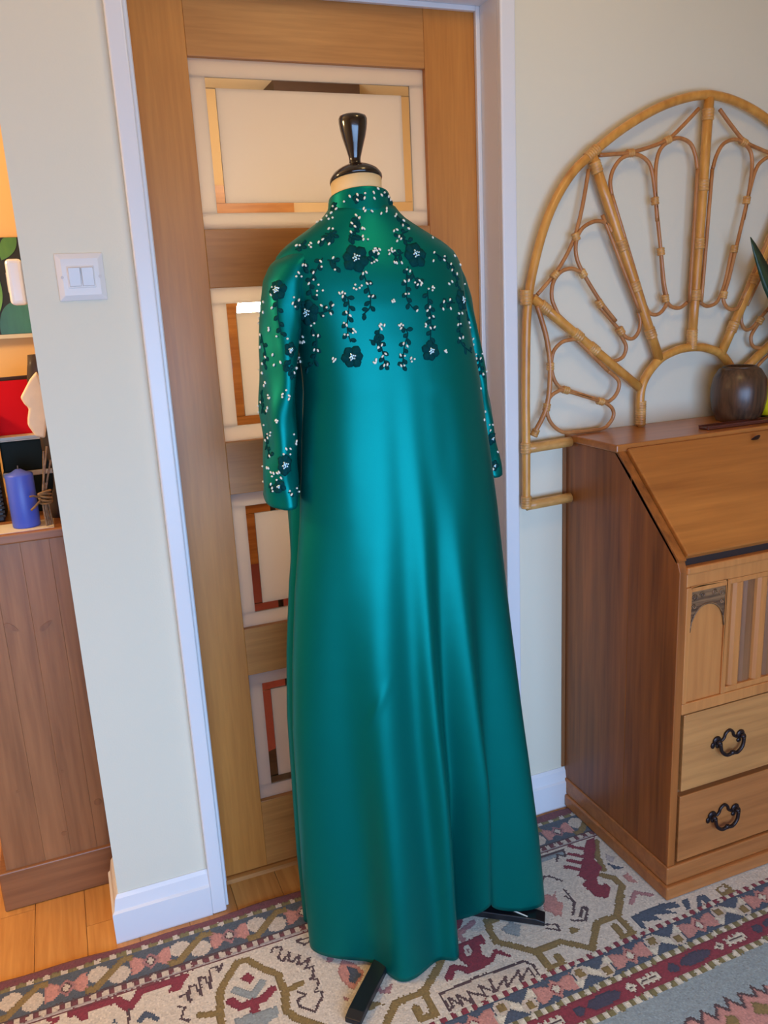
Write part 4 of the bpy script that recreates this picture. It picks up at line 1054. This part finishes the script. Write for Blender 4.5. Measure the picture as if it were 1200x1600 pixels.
for ang, L in ((226, 0.345), (-34.5, 0.300), (50, 0.22), (130, 0.22)):
    a = math.radians(ang); u_ = Vector((math.cos(a), math.sin(a), 0)); s_ = Vector((-u_.y, u_.x, 0))
    o_ = Vector((AX, AY, 0)); m = MB(); vs = []
    for t, hw, z0, z1 in ((0.03, 0.016, 0.014, 0.032), (L - 0.02, 0.017, 0.008, 0.024), (L, 0.017, 0.0076, 0.019)):
        for sg, zz in ((-1, z0), (1, z0), (1, z1), (-1, z1)): vs.append(o_ + u_ * t + s_ * hw * sg + Vector((0, 0, zz)))
    fs = [(0, 1, 2, 3), (11, 10, 9, 8)]
    for b0 in (0, 4): fs += [(b0 + i, b0 + (i + 1) % 4, b0 + 4 + (i + 1) % 4, b0 + 4 + i) for i in range(4)]
    ft = m.add(vs, fs).build('foot', 'black_metal', mq, bevel=0.002)
    if ang < 0:
        p0 = o_ + u_ * 0.228 + Vector((0, 0, 0.0268)); p1 = o_ + u_ * 0.262 - s_ * 0.012 + Vector((0, 0, 0.0245))
        MB().tube([p0, p1], 0.0016, 6).build('pin', 'pearl', ft); 
stand = mq

# ------------------------------------------------------------------ the gown
GY_ = -0.205
def lerp_tab(tab, z):
    if z <= tab[0][0]: return tab[0][1:]
    for (za, *va), (zb, *vb) in zip(tab, tab[1:]):
        if z <= zb:
            t = (z - za) / (zb - za); t = t * t * (3 - 2 * t) if False else t
            return [p + (q - p) * t for p, q in zip(va, vb)]
    return tab[-1][1:]
#        z      centre  half-width seen   half-depth
GOWN = [(0.00, 0.0015, 0.2640, 0.178), (0.20, -0.005, 0.2600, 0.170), (0.39, -0.011, 0.2510, 0.160), (0.54, -0.017, 0.2430, 0.152), (0.69, -0.020, 0.2310, 0.144),
        (0.83, -0.020, 0.2180, 0.136), (0.96, -0.0175, 0.2030, 0.128), (1.10, -0.019, 0.1880, 0.119), (1.22, -0.0200, 0.1740, 0.113), (1.31, -0.028, 0.1660, 0.110),
        (1.37, -0.036, 0.1660, 0.106), (1.41, -0.043, 0.1720, 0.100), (1.435, -0.047, 0.1740, 0.094), (1.458, -0.050, 0.1660, 0.086), (1.476, -0.052, 0.1480, 0.079), (1.492, -0.054, 0.1230, 0.072),
        (1.508, -0.055, 0.0980, 0.066), (1.522, -0.056, 0.0780, 0.061), (1.534, -0.056, 0.0660, 0.058), (1.542, -0.056, 0.0610, 0.056)]
FOLDS = [(-103, 4.5, 0.010), (-93, 4.5, -0.036), (-82, 9, 0.012), (-58, 11, -0.014), (-36, 10, 0.017), (-16, 10, -0.008), (0, 8, 0.016), (14, 9, -0.032), (30, 7, 0.018), (46, 8, -0.028), (61, 9, 0.022),
         (90, 14, -0.015), (125, 14, 0.015), (160, 14, -0.012), (195, 14, 0.012), (225, 12, -0.010)]
def smooth01(t): t = min(1, max(0, t)); return t * t * (3 - 2 * t)
def hem_z(phi):
    d_ = (phi - 36)
    lift = 0.066 * math.exp(-((phi - 33) / 11.0) ** 2) + 0.018 * smooth01((phi - 20) / 30)
    return 0.010 + lift + 0.016 * math.exp(-((phi + 82) / 26.0) ** 2)
def gown_pt(phi_deg, z):
    c_, h_, b = lerp_tab(GOWN, z)
    a = math.sqrt(max(1e-6, h_ * h_ - (0.382 * b) ** 2)) / 0.924
    cx = 0.40 + (c_ + 0.0057) / 0.924
    ph = math.radians(phi_deg); e = 2.02 + 0.33 * smooth01((z - 0.15) / 0.6) * (1 - smooth01((z - 1.36) / 0.08))
    sx, cy_ = math.sin(ph), -math.cos(ph)
    r = (abs(sx / a) ** e + abs(cy_ / b) ** e) ** (-1 / e)
    g = smooth01((1.12 - z) / 0.95)
    lo = smooth01((0.55 - z) / 0.5)
    d_ = 0.0
    for p, w_, am in FOLDS:
        dp = (phi_deg - p + 180) % 360 - 180
        gg = g if p != -93 else max(g, 0.75 * smooth01((1.32 - z) / 0.15))
        d_ += 1.25 * am * gg * math.exp(-(dp / w_) ** 2)
    # drag lines falling from the yoke, slight over the whole length
    d_ += 0.0011 * smooth01((1.34 - z) / 0.3) * (math.sin(ph * 9 + 1.3 * z) + 0.5 * math.sin(ph * 15 + 2.0 + 0.8 * z))
    # shallow crosswise crease over the left of the skirt, and little puckers under the yoke
    d_ += 0.0024 * math.exp(-((z - 0.62 - 0.006 * (phi_deg + 38)) / 0.016) ** 2) * math.exp(-((phi_deg + 38) / 6.0) ** 2)
    d_ += 0.0016 * math.exp(-((z - 1.215) / 0.010) ** 2) * math.exp(-((phi_deg - 30) / 12.0) ** 2)
    # the hem swings forward at the left corner
    d_ += 0.014 * lo * math.exp(-((phi_deg + 30) / 14.0) ** 2) + 0.012 * lo * math.exp(-((phi_deg - 59) / 11.0) ** 2) - 0.060 * smooth01((0.42 - z) / 0.42) * math.exp(-((phi_deg - 20) / 17.0) ** 2)
    # the front panel bellies out beside the left sleeve
    d_ += 0.026 * smooth01((1.38 - z) / 0.10) * smooth01((z - 0.86) / 0.12) * math.exp(-((phi_deg + 116) / 13.0) ** 2)
    r += d_
    return (cx + r * sx, GY_ + r * cy_, z)
gown = thing('gown', 'long teal satin gown with beaded floral yoke and sleeves on a dress form', 'gown', (0.40, GY_, 0.012))
NPH, NZ = 240, 150
vs, fs = [], []
ztop = 1.541
for j in range(NZ + 1):
    t = j / NZ
    for k in range(NPH):
        phi = -180 + 360 * k / NPH
        z0 = hem_z(phi)
        zz = z0 + (ztop - z0) * (t if t < 0.8 else t)
        p = gown_pt(phi, zz); vs.append(p)
for j in range(NZ):
    fs += [(j * NPH + k, j * NPH + (k + 1) % NPH, (j + 1) * NPH + (k + 1) % NPH, (j + 1) * NPH + k) for k in range(NPH)]
body = MB().add(vs, fs).build('gown_body', 'satin', gown, smooth=True)
def solid(o, th):
    sm = o.modifiers.new('cloth', 'SOLIDIFY'); sm.thickness = th; sm.offset = -1
solid(body, 0.0016)
def sleeve(tab, seed, side):
    n, rows = 64, 70; vs, fs = [], []
    r_ = random.Random(seed); ph1, ph2 = r_.random() * 6, r_.random() * 6
    zt, zb = tab[0][0], tab[-1][0]
    for j in range(rows + 1):
        t = j / rows
        for k in range(n):
            a = 2 * math.pi * k / n
            zz = zt + (zb - zt) * t
            zz -= 0.012 * smooth01((t - 0.7) / 0.3) * (-math.sin(a))       # hem a little lower at the back
            row = None
            for p, q in zip(tab, tab[1:]):
                if zt + (zb - zt) * t >= q[0] - 1e-9:
                    u_ = (p[0] - (zt + (zb - zt) * t)) / (p[0] - q[0]); row = [c0 + (c1 - c0) * u_ for c0, c1 in zip(p, q)]; break
            _, cx, cy, rx, ry = row
            wr = 0.0024 * smooth01(t / 0.25) * (math.sin(3 * a + 9 * t + ph1) + 0.6 * math.sin(5 * a - 14 * t + ph2)) + 0.0018 * smooth01((t - 0.3) / 0.4) * math.sin(26 * t + 2.5 * math.sin(a + ph1))
            vs.append((cx + (rx + wr) * math.cos(a), cy + (ry + wr) * math.sin(a), zz))
    for j in range(rows):
        fs += [(j * n + k, j * n + (k + 1) % n, (j + 1) * n + (k + 1) % n, (j + 1) * n + k) for k in range(n)]
    fs.append(tuple(range(n)))
    o = MB().add(vs, fs).build('sleeve', 'satin', gown, smooth=True)
    solid(o, 0.0015)
    return o
SL_L = [(1.474, 0.236, -0.205, 0.010, 0.012), (1.470, 0.228, -0.205, 0.022, 0.034), (1.462, 0.216, -0.205, 0.031, 0.050), (1.446, 0.201, -0.205, 0.036, 0.060), (1.42, 0.188, -0.205, 0.037, 0.064), (1.38, 0.178, -0.205, 0.035, 0.066), (1.30, 0.167, -0.206, 0.032, 0.066),
        (1.20, 0.158, -0.207, 0.030, 0.063), (1.10, 0.151, -0.208, 0.029, 0.060), (1.020, 0.145, -0.208, 0.030, 0.060)]
SL_R = [(1.462, 0.478, -0.190, 0.010, 0.012), (1.458, 0.488, -0.188, 0.022, 0.034), (1.450, 0.498, -0.185, 0.030, 0.048), (1.434, 0.512, -0.180, 0.034, 0.056), (1.41, 0.526, -0.172, 0.034, 0.060), (1.37, 0.545, -0.160, 0.033, 0.060), (1.30, 0.566, -0.146, 0.031, 0.060),
        (1.20, 0.595, -0.138, 0.029, 0.060), (1.10, 0.610, -0.136, 0.028, 0.058), (1.008, 0.624, -0.136, 0.028, 0.056)]
sl_l = sleeve(SL_L, 3, -1); sl_r = sleeve(SL_R, 8, 1)
# stand collar, open at the front
n = 72; vs, fs = [], []
for j in range(9):
    t = j / 8; z_ = 1.531 + 0.042 * t; rx = 0.0640 - 0.0085 * t; ry = 0.0590 - 0.0070 * t
    for k in range(n + 1):
        a = math.radians(96) + math.radians(348) * k / n
        zz = z_ - 0.013 * t * (1 + math.sin(a))
        vs.append((0.3445 - 0.004 * t + rx * math.cos(a), GY_ + ry * math.sin(a), zz))
for j in range(8):
    fs += [(j * (n + 1) + k, j * (n + 1) + k + 1, (j + 1) * (n + 1) + k + 1, (j + 1) * (n + 1) + k) for k in range(n)]
collar = MB().add(vs, fs).build('collar', 'satin', gown, smooth=True)
solid(collar, 0.003)
bv = collar.modifiers.new('edge', 'BEVEL'); bv.width = 0.0012; bv.segments = 2; bv.limit_method = 'ANGLE'

# ------------------------------------------------------------------ embroidery of the gown
# sewn work on the gown: place of each piece on the cloth in mm (x, y, z)
FLOWERS = [(0.0245, ('b', 297, -290, 1449)), (0.0245, ('b', 211, -260, 1361)), (0.0205, ('b', 276, -302, 1280)), (0.0245, ('b', 412, -288, 1452)), (0.021, ('b', 511, -274, 1368)), (0.0185, ('b', 424, -314, 1281)), (0.019, ('l', 160, -257, 1402)), (0.021, ('l', 145, -269, 1094)), (0.014, ('r', 615, -192, 1082)), (0.012, ('r', 621, -188, 1022)), (0.014, ('l', 171, -272, 1299)), (0.013, ('l', 135, -259, 1054))]
SPRIGS = [
    (4, 'b', [(305,-297,1429),(310,-302,1410),(314,-305,1390),(314,-308,1372),(310,-308,1361),(298,-306,1352)]),
    (5, 'b', [(267,-295,1391),(275,-299,1381),(276,-300,1365),(272,-300,1345),(271,-299,1326),(275,-301,1306)]),
    (4, 'b', [(215,-262,1338),(222,-267,1323),(222,-266,1302),(220,-263,1284),(215,-256,1268),(206,-239,1262)]),
    (4, 'b', [(242,-274,1452),(228,-274,1431),(217,-270,1410),(219,-271,1384)]),
    (2, 'b', [(249,-278,1448),(261,-283,1445),(260,-286,1434)]),
    (2, 'b', [(213,-261,1450),(208,-263,1437)]),
    (2, 'b', [(224,-274,1359),(239,-284,1361),(249,-290,1368)]),
    (2, 'b', [(314,-292,1449),(326,-292,1452),(337,-291,1457)]),
    (2, 'l', [(189,-267,1384),(195,-264,1373)]),
    (2, 'b', [(307,-310,1308),(328,-313,1304)]),
    (3, 'l', [(158,-260,1387),(157,-262,1353),(159,-266,1325)]),
    (2, 'l', [(192,-258,1317),(214,-258,1324)]),
    (4, 'b', [(393,-298,1431),(387,-303,1413),(384,-308,1391),(384,-310,1372),(397,-311,1355)]),
    (2, 'b', [(399,-299,1424),(405,-303,1407),(413,-303,1401)]),
    (5, 'b', [(427,-304,1387),(426,-308,1366),(429,-309,1348),(428,-311,1327),(425,-313,1300)]),
    (5, 'b', [(327,-312,1327),(325,-312,1312),(329,-313,1291),(332,-314,1270),(332,-314,1259)]),
    (5, 'b', [(368,-314,1330),(380,-315,1316),(372,-316,1294),(368,-316,1270),(365,-317,1258)]),
    (4, 'b', [(500,-285,1346),(497,-290,1324),(496,-293,1303),(502,-292,1285),(528,-276,1269)]),
    (2, 'b', [(487,-290,1364),(455,-302,1365)]),
    (4, 'b', [(458,-276,1453),(479,-273,1441),(495,-269,1426),(503,-271,1406),(505,-273,1390)]),
    (2, 'b', [(388,-290,1456),(370,-294,1449)]),
    (3, 'b', [(408,-268,1494),(386,-278,1484),(408,-279,1474)]),
    (3, 'b', [(524,-265,1347),(537,-252,1324),(572,-207,1303),(571,-203,1282)]),
    (3, 'r', [(580,-202,1258),(585,-202,1238),(589,-203,1216)]),
    (3, 'b', [(316,-263,1520),(307,-268,1505),(305,-276,1487)]),
    (3, 'b', [(265,-256,1498),(265,-266,1484),(248,-260,1483)]),
    (3, 'c', [(374,-248,1567),(385,-243,1552),(388,-242,1548)]),
    (2, 'c', [(317,-254,1560),(321,-257,1551)]),
    (2, 'c', [(289,-230,1548),(282,-224,1536)]),
    (3, 'l', [(135,-216,1326),(136,-232,1292),(134,-227,1273)]),
    (3, 'l', [(132,-201,1226),(129,-198,1204),(129,-212,1184)]),
    (3, 'l', [(128,-216,1147),(127,-222,1123),(128,-242,1108)]),
    (3, 'l', [(162,-273,1274),(170,-273,1262),(173,-271,1253)]),
    (2, 'l', [(122,-246,1060),(126,-250,1044)]),
    (2, 'l', [(148,-266,1041),(172,-249,1040)]),
    (3, 'b', [(256,-254,1494),(268,-264,1489),(245,-260,1481)]),
    (2, 'b', [(317,-266,1513),(308,-268,1504)]),
    (2, 'b', [(293,-272,1488),(302,-278,1480)]),
    (2, 'b', [(394,-254,1522),(406,-261,1506)]),
    (2, 'b', [(203,-241,1469),(218,-247,1476)]),
    (2, 'l', [(156,-269,1272),(163,-273,1271)]),
]
BEADS = [('b',303,-264,1509), ('b',307,-268,1503), ('b',319,-272,1500), ('b',322,-273,1499), ('b',298,-271,1494), ('b',317,-278,1486), ('b',317,-280,1480), ('b',325,-281,1480), ('b',317,-264,1518), ('b',277,-239,1521), ('b',271,-234,1520), ('b',263,-217,1520), ('b',258,-208,1517), ('b',264,-252,1502), ('b',270,-256,1501), ('b',207,-237,1476), ('b',212,-242,1475), ('b',229,-253,1478), ('b',225,-254,1475), ('b',227,-258,1471), ('b',241,-260,1479), ('b',249,-260,1483), ('b',257,-269,1475), ('b',238,-274,1446), ('b',238,-277,1437), ('b',259,-280,1451), ('b',259,-286,1431), ('l',207,-264,1442), ('b',213,-264,1441), ('l',198,-267,1429), ('l',193,-268,1423), ('l',203,-264,1423), ('b',224,-272,1428), ('b',223,-273,1416), ('b',215,-269,1410), ('b',230,-278,1407), ('b',227,-277,1397), ('b',226,-277,1390), ('b',236,-282,1397), ('l',186,-268,1388), ('l',195,-265,1383), ('l',183,-268,1378), ('l',187,-268,1372), ('b',232,-280,1372), ('b',240,-285,1368), ('b',250,-290,1371), ('b',246,-288,1357), ('b',234,-281,1354), ('b',221,-268,1342), ('b',216,-263,1338), ('b',219,-264,1321), ('b',225,-271,1320), ('b',206,-240,1319), ('b',204,-229,1309), ('b',206,-236,1308), ('b',207,-241,1310), ('b',219,-262,1295), ('b',224,-268,1294), ('b',245,-286,1279), ('b',249,-288,1277), ('b',246,-287,1274), ('b',334,-288,1464), ('b',343,-289,1462), ('b',331,-290,1459), ('b',339,-292,1455), ('b',337,-290,1461), ('b',324,-296,1439), ('b',329,-296,1441), ('b',334,-296,1444), ('b',306,-298,1422), ('b',312,-299,1424), ('b',311,-303,1405), ('b',317,-304,1405), ('b',301,-302,1402), ('b',290,-300,1404), ('b',287,-300,1398), ('b',291,-301,1396), ('b',297,-302,1398), ('b',312,-306,1383), ('b',319,-307,1383), ('b',262,-294,1391), ('b',267,-295,1392), ('b',271,-297,1390), ('b',267,-296,1385), ('b',271,-299,1358), ('b',277,-301,1352), ('b',266,-297,1340), ('b',270,-299,1336), ('b',266,-297,1320), ('b',271,-299,1319), ('b',280,-302,1322), ('b',284,-304,1324), ('b',281,-303,1328), ('b',327,-312,1332), ('b',322,-312,1294), ('b',317,-312,1273), ('b',313,-312,1268), ('b',316,-312,1268), ('l',155,-248,1407), ('l',152,-248,1394), ('l',144,-218,1383), ('l',142,-221,1365), ('l',144,-241,1338), ('l',144,-241,1334), ('l',134,-214,1326), ('l',153,-259,1323), ('l',168,-271,1318), ('l',132,-215,1304), ('l',169,-273,1300), ('l',174,-272,1298), ('l',170,-273,1295), ('l',136,-232,1287), ('l',145,-249,1291), ('l',132,-221,1275), ('l',146,-251,1273), ('l',154,-266,1278), ('b',203,-218,1281), ('b',203,-223,1274), ('b',207,-188,1270), ('l',184,-255,1265), ('l',132,-215,1258), ('l',134,-225,1241), ('l',138,-194,1346), ('l',150,-252,1372), ('b',406,-255,1513), ('b',400,-264,1504), ('b',411,-264,1498), ('b',378,-274,1494), ('b',385,-272,1496), ('b',389,-280,1480), ('b',380,-282,1476), ('b',386,-278,1484), ('b',464,-252,1482), ('b',510,-248,1449), ('b',524,-243,1433), ('b',455,-276,1455), ('b',449,-284,1440), ('b',479,-270,1448), ('b',476,-274,1441), ('b',492,-268,1434), ('b',492,-272,1423), ('b',505,-266,1416), ('b',478,-286,1398), ('b',487,-281,1402), ('r',543,-223,1398), ('b',336,-288,1464), ('b',343,-289,1462), ('b',333,-290,1460), ('b',340,-292,1455), ('b',338,-290,1460), ('b',366,-289,1463), ('b',360,-290,1460), ('b',371,-290,1459), ('b',360,-292,1454), ('b',366,-290,1458), ('b',367,-297,1439), ('b',371,-297,1438), ('b',381,-297,1438), ('b',389,-300,1426), ('b',395,-300,1423), ('b',382,-305,1406), ('b',390,-304,1407), ('b',381,-309,1384), ('b',387,-308,1384), ('b',401,-311,1354), ('b',412,-302,1406), ('b',402,-304,1403), ('b',407,-304,1399), ('b',414,-304,1399), ('b',416,-303,1402), ('b',357,-310,1375), ('b',354,-310,1372), ('b',358,-311,1372), ('b',438,-300,1394), ('b',441,-300,1392), ('b',437,-302,1388), ('b',429,-303,1391), ('b',428,-308,1359), ('b',422,-309,1353), ('b',425,-310,1340), ('b',434,-309,1342), ('b',417,-312,1329), ('b',416,-312,1325), ('b',426,-311,1322), ('b',435,-310,1323), ('b',460,-300,1367), ('b',475,-294,1370), ('b',457,-302,1354), ('b',475,-296,1354), ('b',496,-288,1344), ('b',506,-282,1344), ('b',491,-293,1324), ('b',498,-289,1325), ('b',493,-295,1299), ('b',502,-290,1300), ('b',530,-262,1325), ('b',532,-262,1316), ('r',569,-204,1291), ('r',570,-203,1279), ('r',576,-202,1260), ('r',591,-199,1260), ('b',546,-258,1256), ('r',586,-202,1251), ('b',457,-309,1280), ('b',455,-309,1278), ('b',458,-309,1276), ('b',330,-312,1334), ('b',327,-312,1331), ('b',336,-312,1332), ('b',330,-312,1326), ('b',329,-313,1298), ('b',323,-312,1294), ('b',329,-314,1278), ('b',335,-314,1282), ('b',331,-314,1262), ('b',337,-315,1263), ('b',314,-312,1267), ('b',317,-312,1272), ('b',364,-314,1330), ('b',367,-314,1332), ('b',371,-314,1330), ('b',367,-314,1325), ('b',370,-316,1298), ('b',377,-316,1293), ('b',363,-316,1278), ('b',371,-316,1276), ('b',363,-317,1259), ('b',369,-317,1259), ('b',383,-316,1271), ('b',390,-316,1269), ('b',384,-317,1265), ('r',590,-203,1219), ('r',603,-192,1223), ('c',359,-255,1568), ('c',349,-258,1561), ('c',365,-255,1557), ('c',333,-259,1560), ('c',331,-260,1552), ('c',349,-260,1551), ('c',319,-256,1549), ('c',320,-255,1558), ('c',308,-249,1556), ('c',299,-243,1548), ('b',287,-232,1537), ('c',285,-222,1543), ('b',279,-226,1531), ('b',271,-234,1519), ('b',277,-239,1521), ('b',272,-221,1526), ('b',263,-215,1520), ('c',328,-261,1534), ('b',330,-263,1530), ('b',342,-264,1529), ('b',359,-264,1525), ('b',372,-258,1534), ('b',371,-261,1529), ('b',392,-254,1524), ('b',388,-258,1520), ('b',406,-256,1513), ('b',400,-264,1504), ('b',412,-264,1498), ('b',313,-261,1523), ('b',318,-264,1518), ('b',303,-264,1509), ('b',307,-268,1503), ('c',373,-250,1562), ('c',382,-244,1556), ('c',387,-242,1551), ('l',146,-251,1273), ('l',154,-266,1278), ('l',132,-221,1275), ('l',132,-213,1258), ('l',134,-224,1241), ('l',133,-217,1235), ('l',134,-236,1219), ('l',134,-238,1214), ('l',135,-242,1214), ('l',128,-197,1203), ('l',132,-235,1196), ('l',131,-229,1190), ('l',158,-274,1229), ('l',152,-270,1222), ('l',151,-270,1217), ('l',162,-274,1219), ('l',161,-274,1213), ('l',138,-262,1176), ('l',140,-265,1175), ('l',139,-263,1172), ('l',128,-210,1162), ('l',131,-243,1152), ('l',130,-226,1147), ('l',131,-240,1146), ('l',129,-226,1140), ('l',127,-214,1134), ('l',168,-261,1147), ('l',173,-255,1133), ('l',172,-256,1128), ('l',150,-269,1123), ('l',158,-265,1122), ('l',145,-269,1114), ('l',157,-266,1112), ('l',127,-239,1108), ('l',118,-211,1085), ('l',120,-235,1086), ('l',122,-240,1086), ('l',125,-247,1079), ('l',128,-253,1078), ('l',133,-260,1079), ('l',136,-263,1081), ('l',125,-250,1072), ('l',138,-264,1070), ('l',132,-257,1066), ('l',123,-246,1057), ('l',124,-248,1050), ('l',125,-248,1044), ('l',151,-265,1044), ('l',154,-266,1037), ('l',167,-255,1045), ('l',173,-246,1036), ('b',208,-194,1277), ('b',203,-223,1273), ('l',182,-259,1265), ('l',175,-269,1258), ('r',591,-203,1219), ('r',603,-193,1223), ('b',550,-267,1198), ('b',564,-256,1150), ('b',553,-274,1137), ('r',608,-194,1112), ('r',616,-193,1111), ('r',610,-194,1100), ('r',632,-184,1050), ('r',622,-188,1024), ('b',579,-259,1032)]

bpy.context.view_layer.update()
_dg = bpy.context.evaluated_depsgraph_get()
def surf(o):
    ev = o.evaluated_get(_dg); me_ = ev.to_mesh(); mw = o.matrix_world
    t = BVHTree.FromPolygons([mw @ v.co for v in me_.vertices], [tuple(p.vertices) for p in me_.polygons])
    ev.to_mesh_clear(); return t
CLOTH = {'b': surf(body), 'l': surf(sl_l), 'r': surf(sl_r), 'c': surf(collar)}
MID = {'b': (0.385, GY_), 'l': (0.16, -0.205), 'r': (0.58, -0.15), 'c': (0.343, GY_)}
def stick(k, p):
    p = Vector(p); q, n_, _, _ = CLOTH[k].find_nearest(p)
    out = Vector((p.x - MID[k][0], p.y - MID[k][1], 0))
    if n_.dot(out) < 0: n_ = -n_
    return q, n_.normalized()
def frame(n_):
    up = Vector((0, 0, 1)); s_ = up.cross(n_)
    s_ = s_.normalized() if s_.length > 1e-4 else Vector((1, 0, 0))
    return s_, n_.cross(s_).normalized()          # along the cloth, up the cloth
def petal_mesh(m, k, c, n_, ang, L, W, thick=0.0016, pts=9):
    """one rounded petal or leaf growing from c in direction ang, laid on the cloth and a little domed"""
    s_, u_ = frame(n_); d_ = s_ * math.cos(ang) + u_ * math.sin(ang); e_ = n_.cross(d_)
    prof_ = [(0.02, 0.10), (0.25, 0.62), (0.55, 1.0), (0.82, 0.78), (1.0, 0.12)]
    vs, fs = [], []
    for t, w_ in prof_:
        for sg in (-1, 0, 1):
            p = c + d_ * (L * t) + e_ * (W * w_ * sg)
            q, nn = stick(k, p)
            if (q - p).length > 0.02: q, nn = p, n_
            vs.append(q + nn * (thick * (1.5 if sg == 0 else 0.55)))
    base = len(vs)
    for t, w_ in prof_:
        for sg in (-1, 1):
            p = c + d_ * (L * t) + e_ * (W * w_ * sg); q, nn = stick(k, p)
            if (q - p).length > 0.02: q, nn = p, n_
            vs.append(q - nn * 0.0002)
    r_ = len(prof_)
    for i in range(r_ - 1):
        a = i * 3
        fs += [(a, a + 1, a + 4, a + 3), (a + 1, a + 2, a + 5, a + 4)]
        b0 = base + i * 2
        fs += [(a, a + 3, b0 + 2, b0), (a + 2, b0 + 1, b0 + 3, a + 5)]
    fs += [(0, base, base + 1, 2, 1), (3 * r_ - 3, 3 * r_ - 2, 3 * r_ - 1, base + 2 * r_ - 1, base + 2 * r_ - 2)]
    m.add(vs, fs)
def bead_at(m, q, n_, ang, L, W):
    s_, u_ = frame(n_); d_ = s_ * math.cos(ang) + u_ * math.sin(ang); e_ = n_.cross(d_)
    R_ = Matrix((d_, e_, n_)).transposed()
    m.ball(q + n_ * W * 0.7, L, W, W, R_, 7, 5)
er = random.Random(5)
for r_, (k, x, y, z_) in FLOWERS:
    q, n_ = stick(k, (x / 1000, y / 1000, z_ / 1000))
    m = MB(); off = er.random() * 1.2; npet = 6 if r_ > 0.017 else 5
    for i in range(npet):
        petal_mesh(m, k, q, n_, off + 2 * math.pi * i / npet + er.uniform(-0.1, 0.1), r_ * er.uniform(0.92, 1.08), r_ * 0.46, 0.0020)
    fl_ = m.build('velvet_flower', 'velvet', gown, smooth=True)
    m = MB(); s_, u_ = frame(n_)
    for i in range(9 if r_ > 0.017 else 5):
        a = i * 2.4; rr = r_ * 0.30 * math.sqrt(i / 9)
        bead_at(m, q + s_ * rr * math.cos(a) + u_ * rr * math.sin(a) + n_ * 0.0026, n_, a, 0.0026, 0.0021)
    m.build('crystal_centre', 'crystal', fl_, smooth=True)
for nl, k, pts in SPRIGS:
    P = []; 
    for p in pts:
        q, n_ = stick(k, tuple(c / 1000 for c in p)); P.append(q + n_ * 0.0006)
    P = spline(P, 4)
    Q = []
    for p in P:
        q, n_ = stick(k, p); Q.append(q + n_ * 0.0006)
    m = MB().tube(Q, [0.0011] * len(Q), 6)
    for i in range(nl * 2):
        f_ = (i + 0.7) / (nl * 2 + 0.4) * (len(Q) - 1); i0 = min(int(f_), len(Q) - 2)
        p = Q[i0].lerp(Q[i0 + 1], f_ - i0); dd = (Q[i0 + 1] - Q[i0]).normalized()
        q, n_ = stick(k, p); s_, u_ = frame(n_)
        a0 = math.atan2(dd.dot(u_), dd.dot(s_))
        petal_mesh(m, k, q, n_, a0 + (0.85 if i % 2 else -0.85) + er.uniform(-0.15, 0.15) + math.pi * 0, 0.0125 * er.uniform(0.85, 1.15), 0.0042, 0.0011)
    m.build('leaf_sprig', 'velvet', gown, smooth=True)
m = MB()
for k, x, y, z_ in BEADS:
    q, n_ = stick(k, (x / 1000, y / 1000, z_ / 1000))
    if er.random() < 0.62: bead_at(m, q, n_, math.pi / 2 + er.choice((-1, 1)) * er.uniform(0.3, 0.9), 0.0035, 0.0020)
    else: bead_at(m, q, n_, 0, 0.0022, 0.0021)
# the same work carried round to the front and the far sleeve sides, out of the camera's sight
for k, cnt in (('b', 60), ('l', 40), ('r', 40), ('c', 20)):
    for _ in range(cnt):
        z_ = er.uniform(1.25, 1.45) if k == 'b' else er.uniform(1.03, 1.42) if k in 'lr' else er.uniform(1.535, 1.570)
        a = er.uniform(0.25, math.pi - 0.25)
        q, n_ = stick(k, (MID[k][0] + 0.1 * math.cos(a), MID[k][1] + 0.1 * math.sin(a), z_))
        bead_at(m, q, n_, er.uniform(0, 3.14), 0.0028, 0.0018)
bd_ = m.build('pearl_beads', 'pearl', gown, smooth=True)
bd_['kind'] = 'stuff'

for o_ in bpy.data.objects:
    if '_base' in o_: del o_['_base']
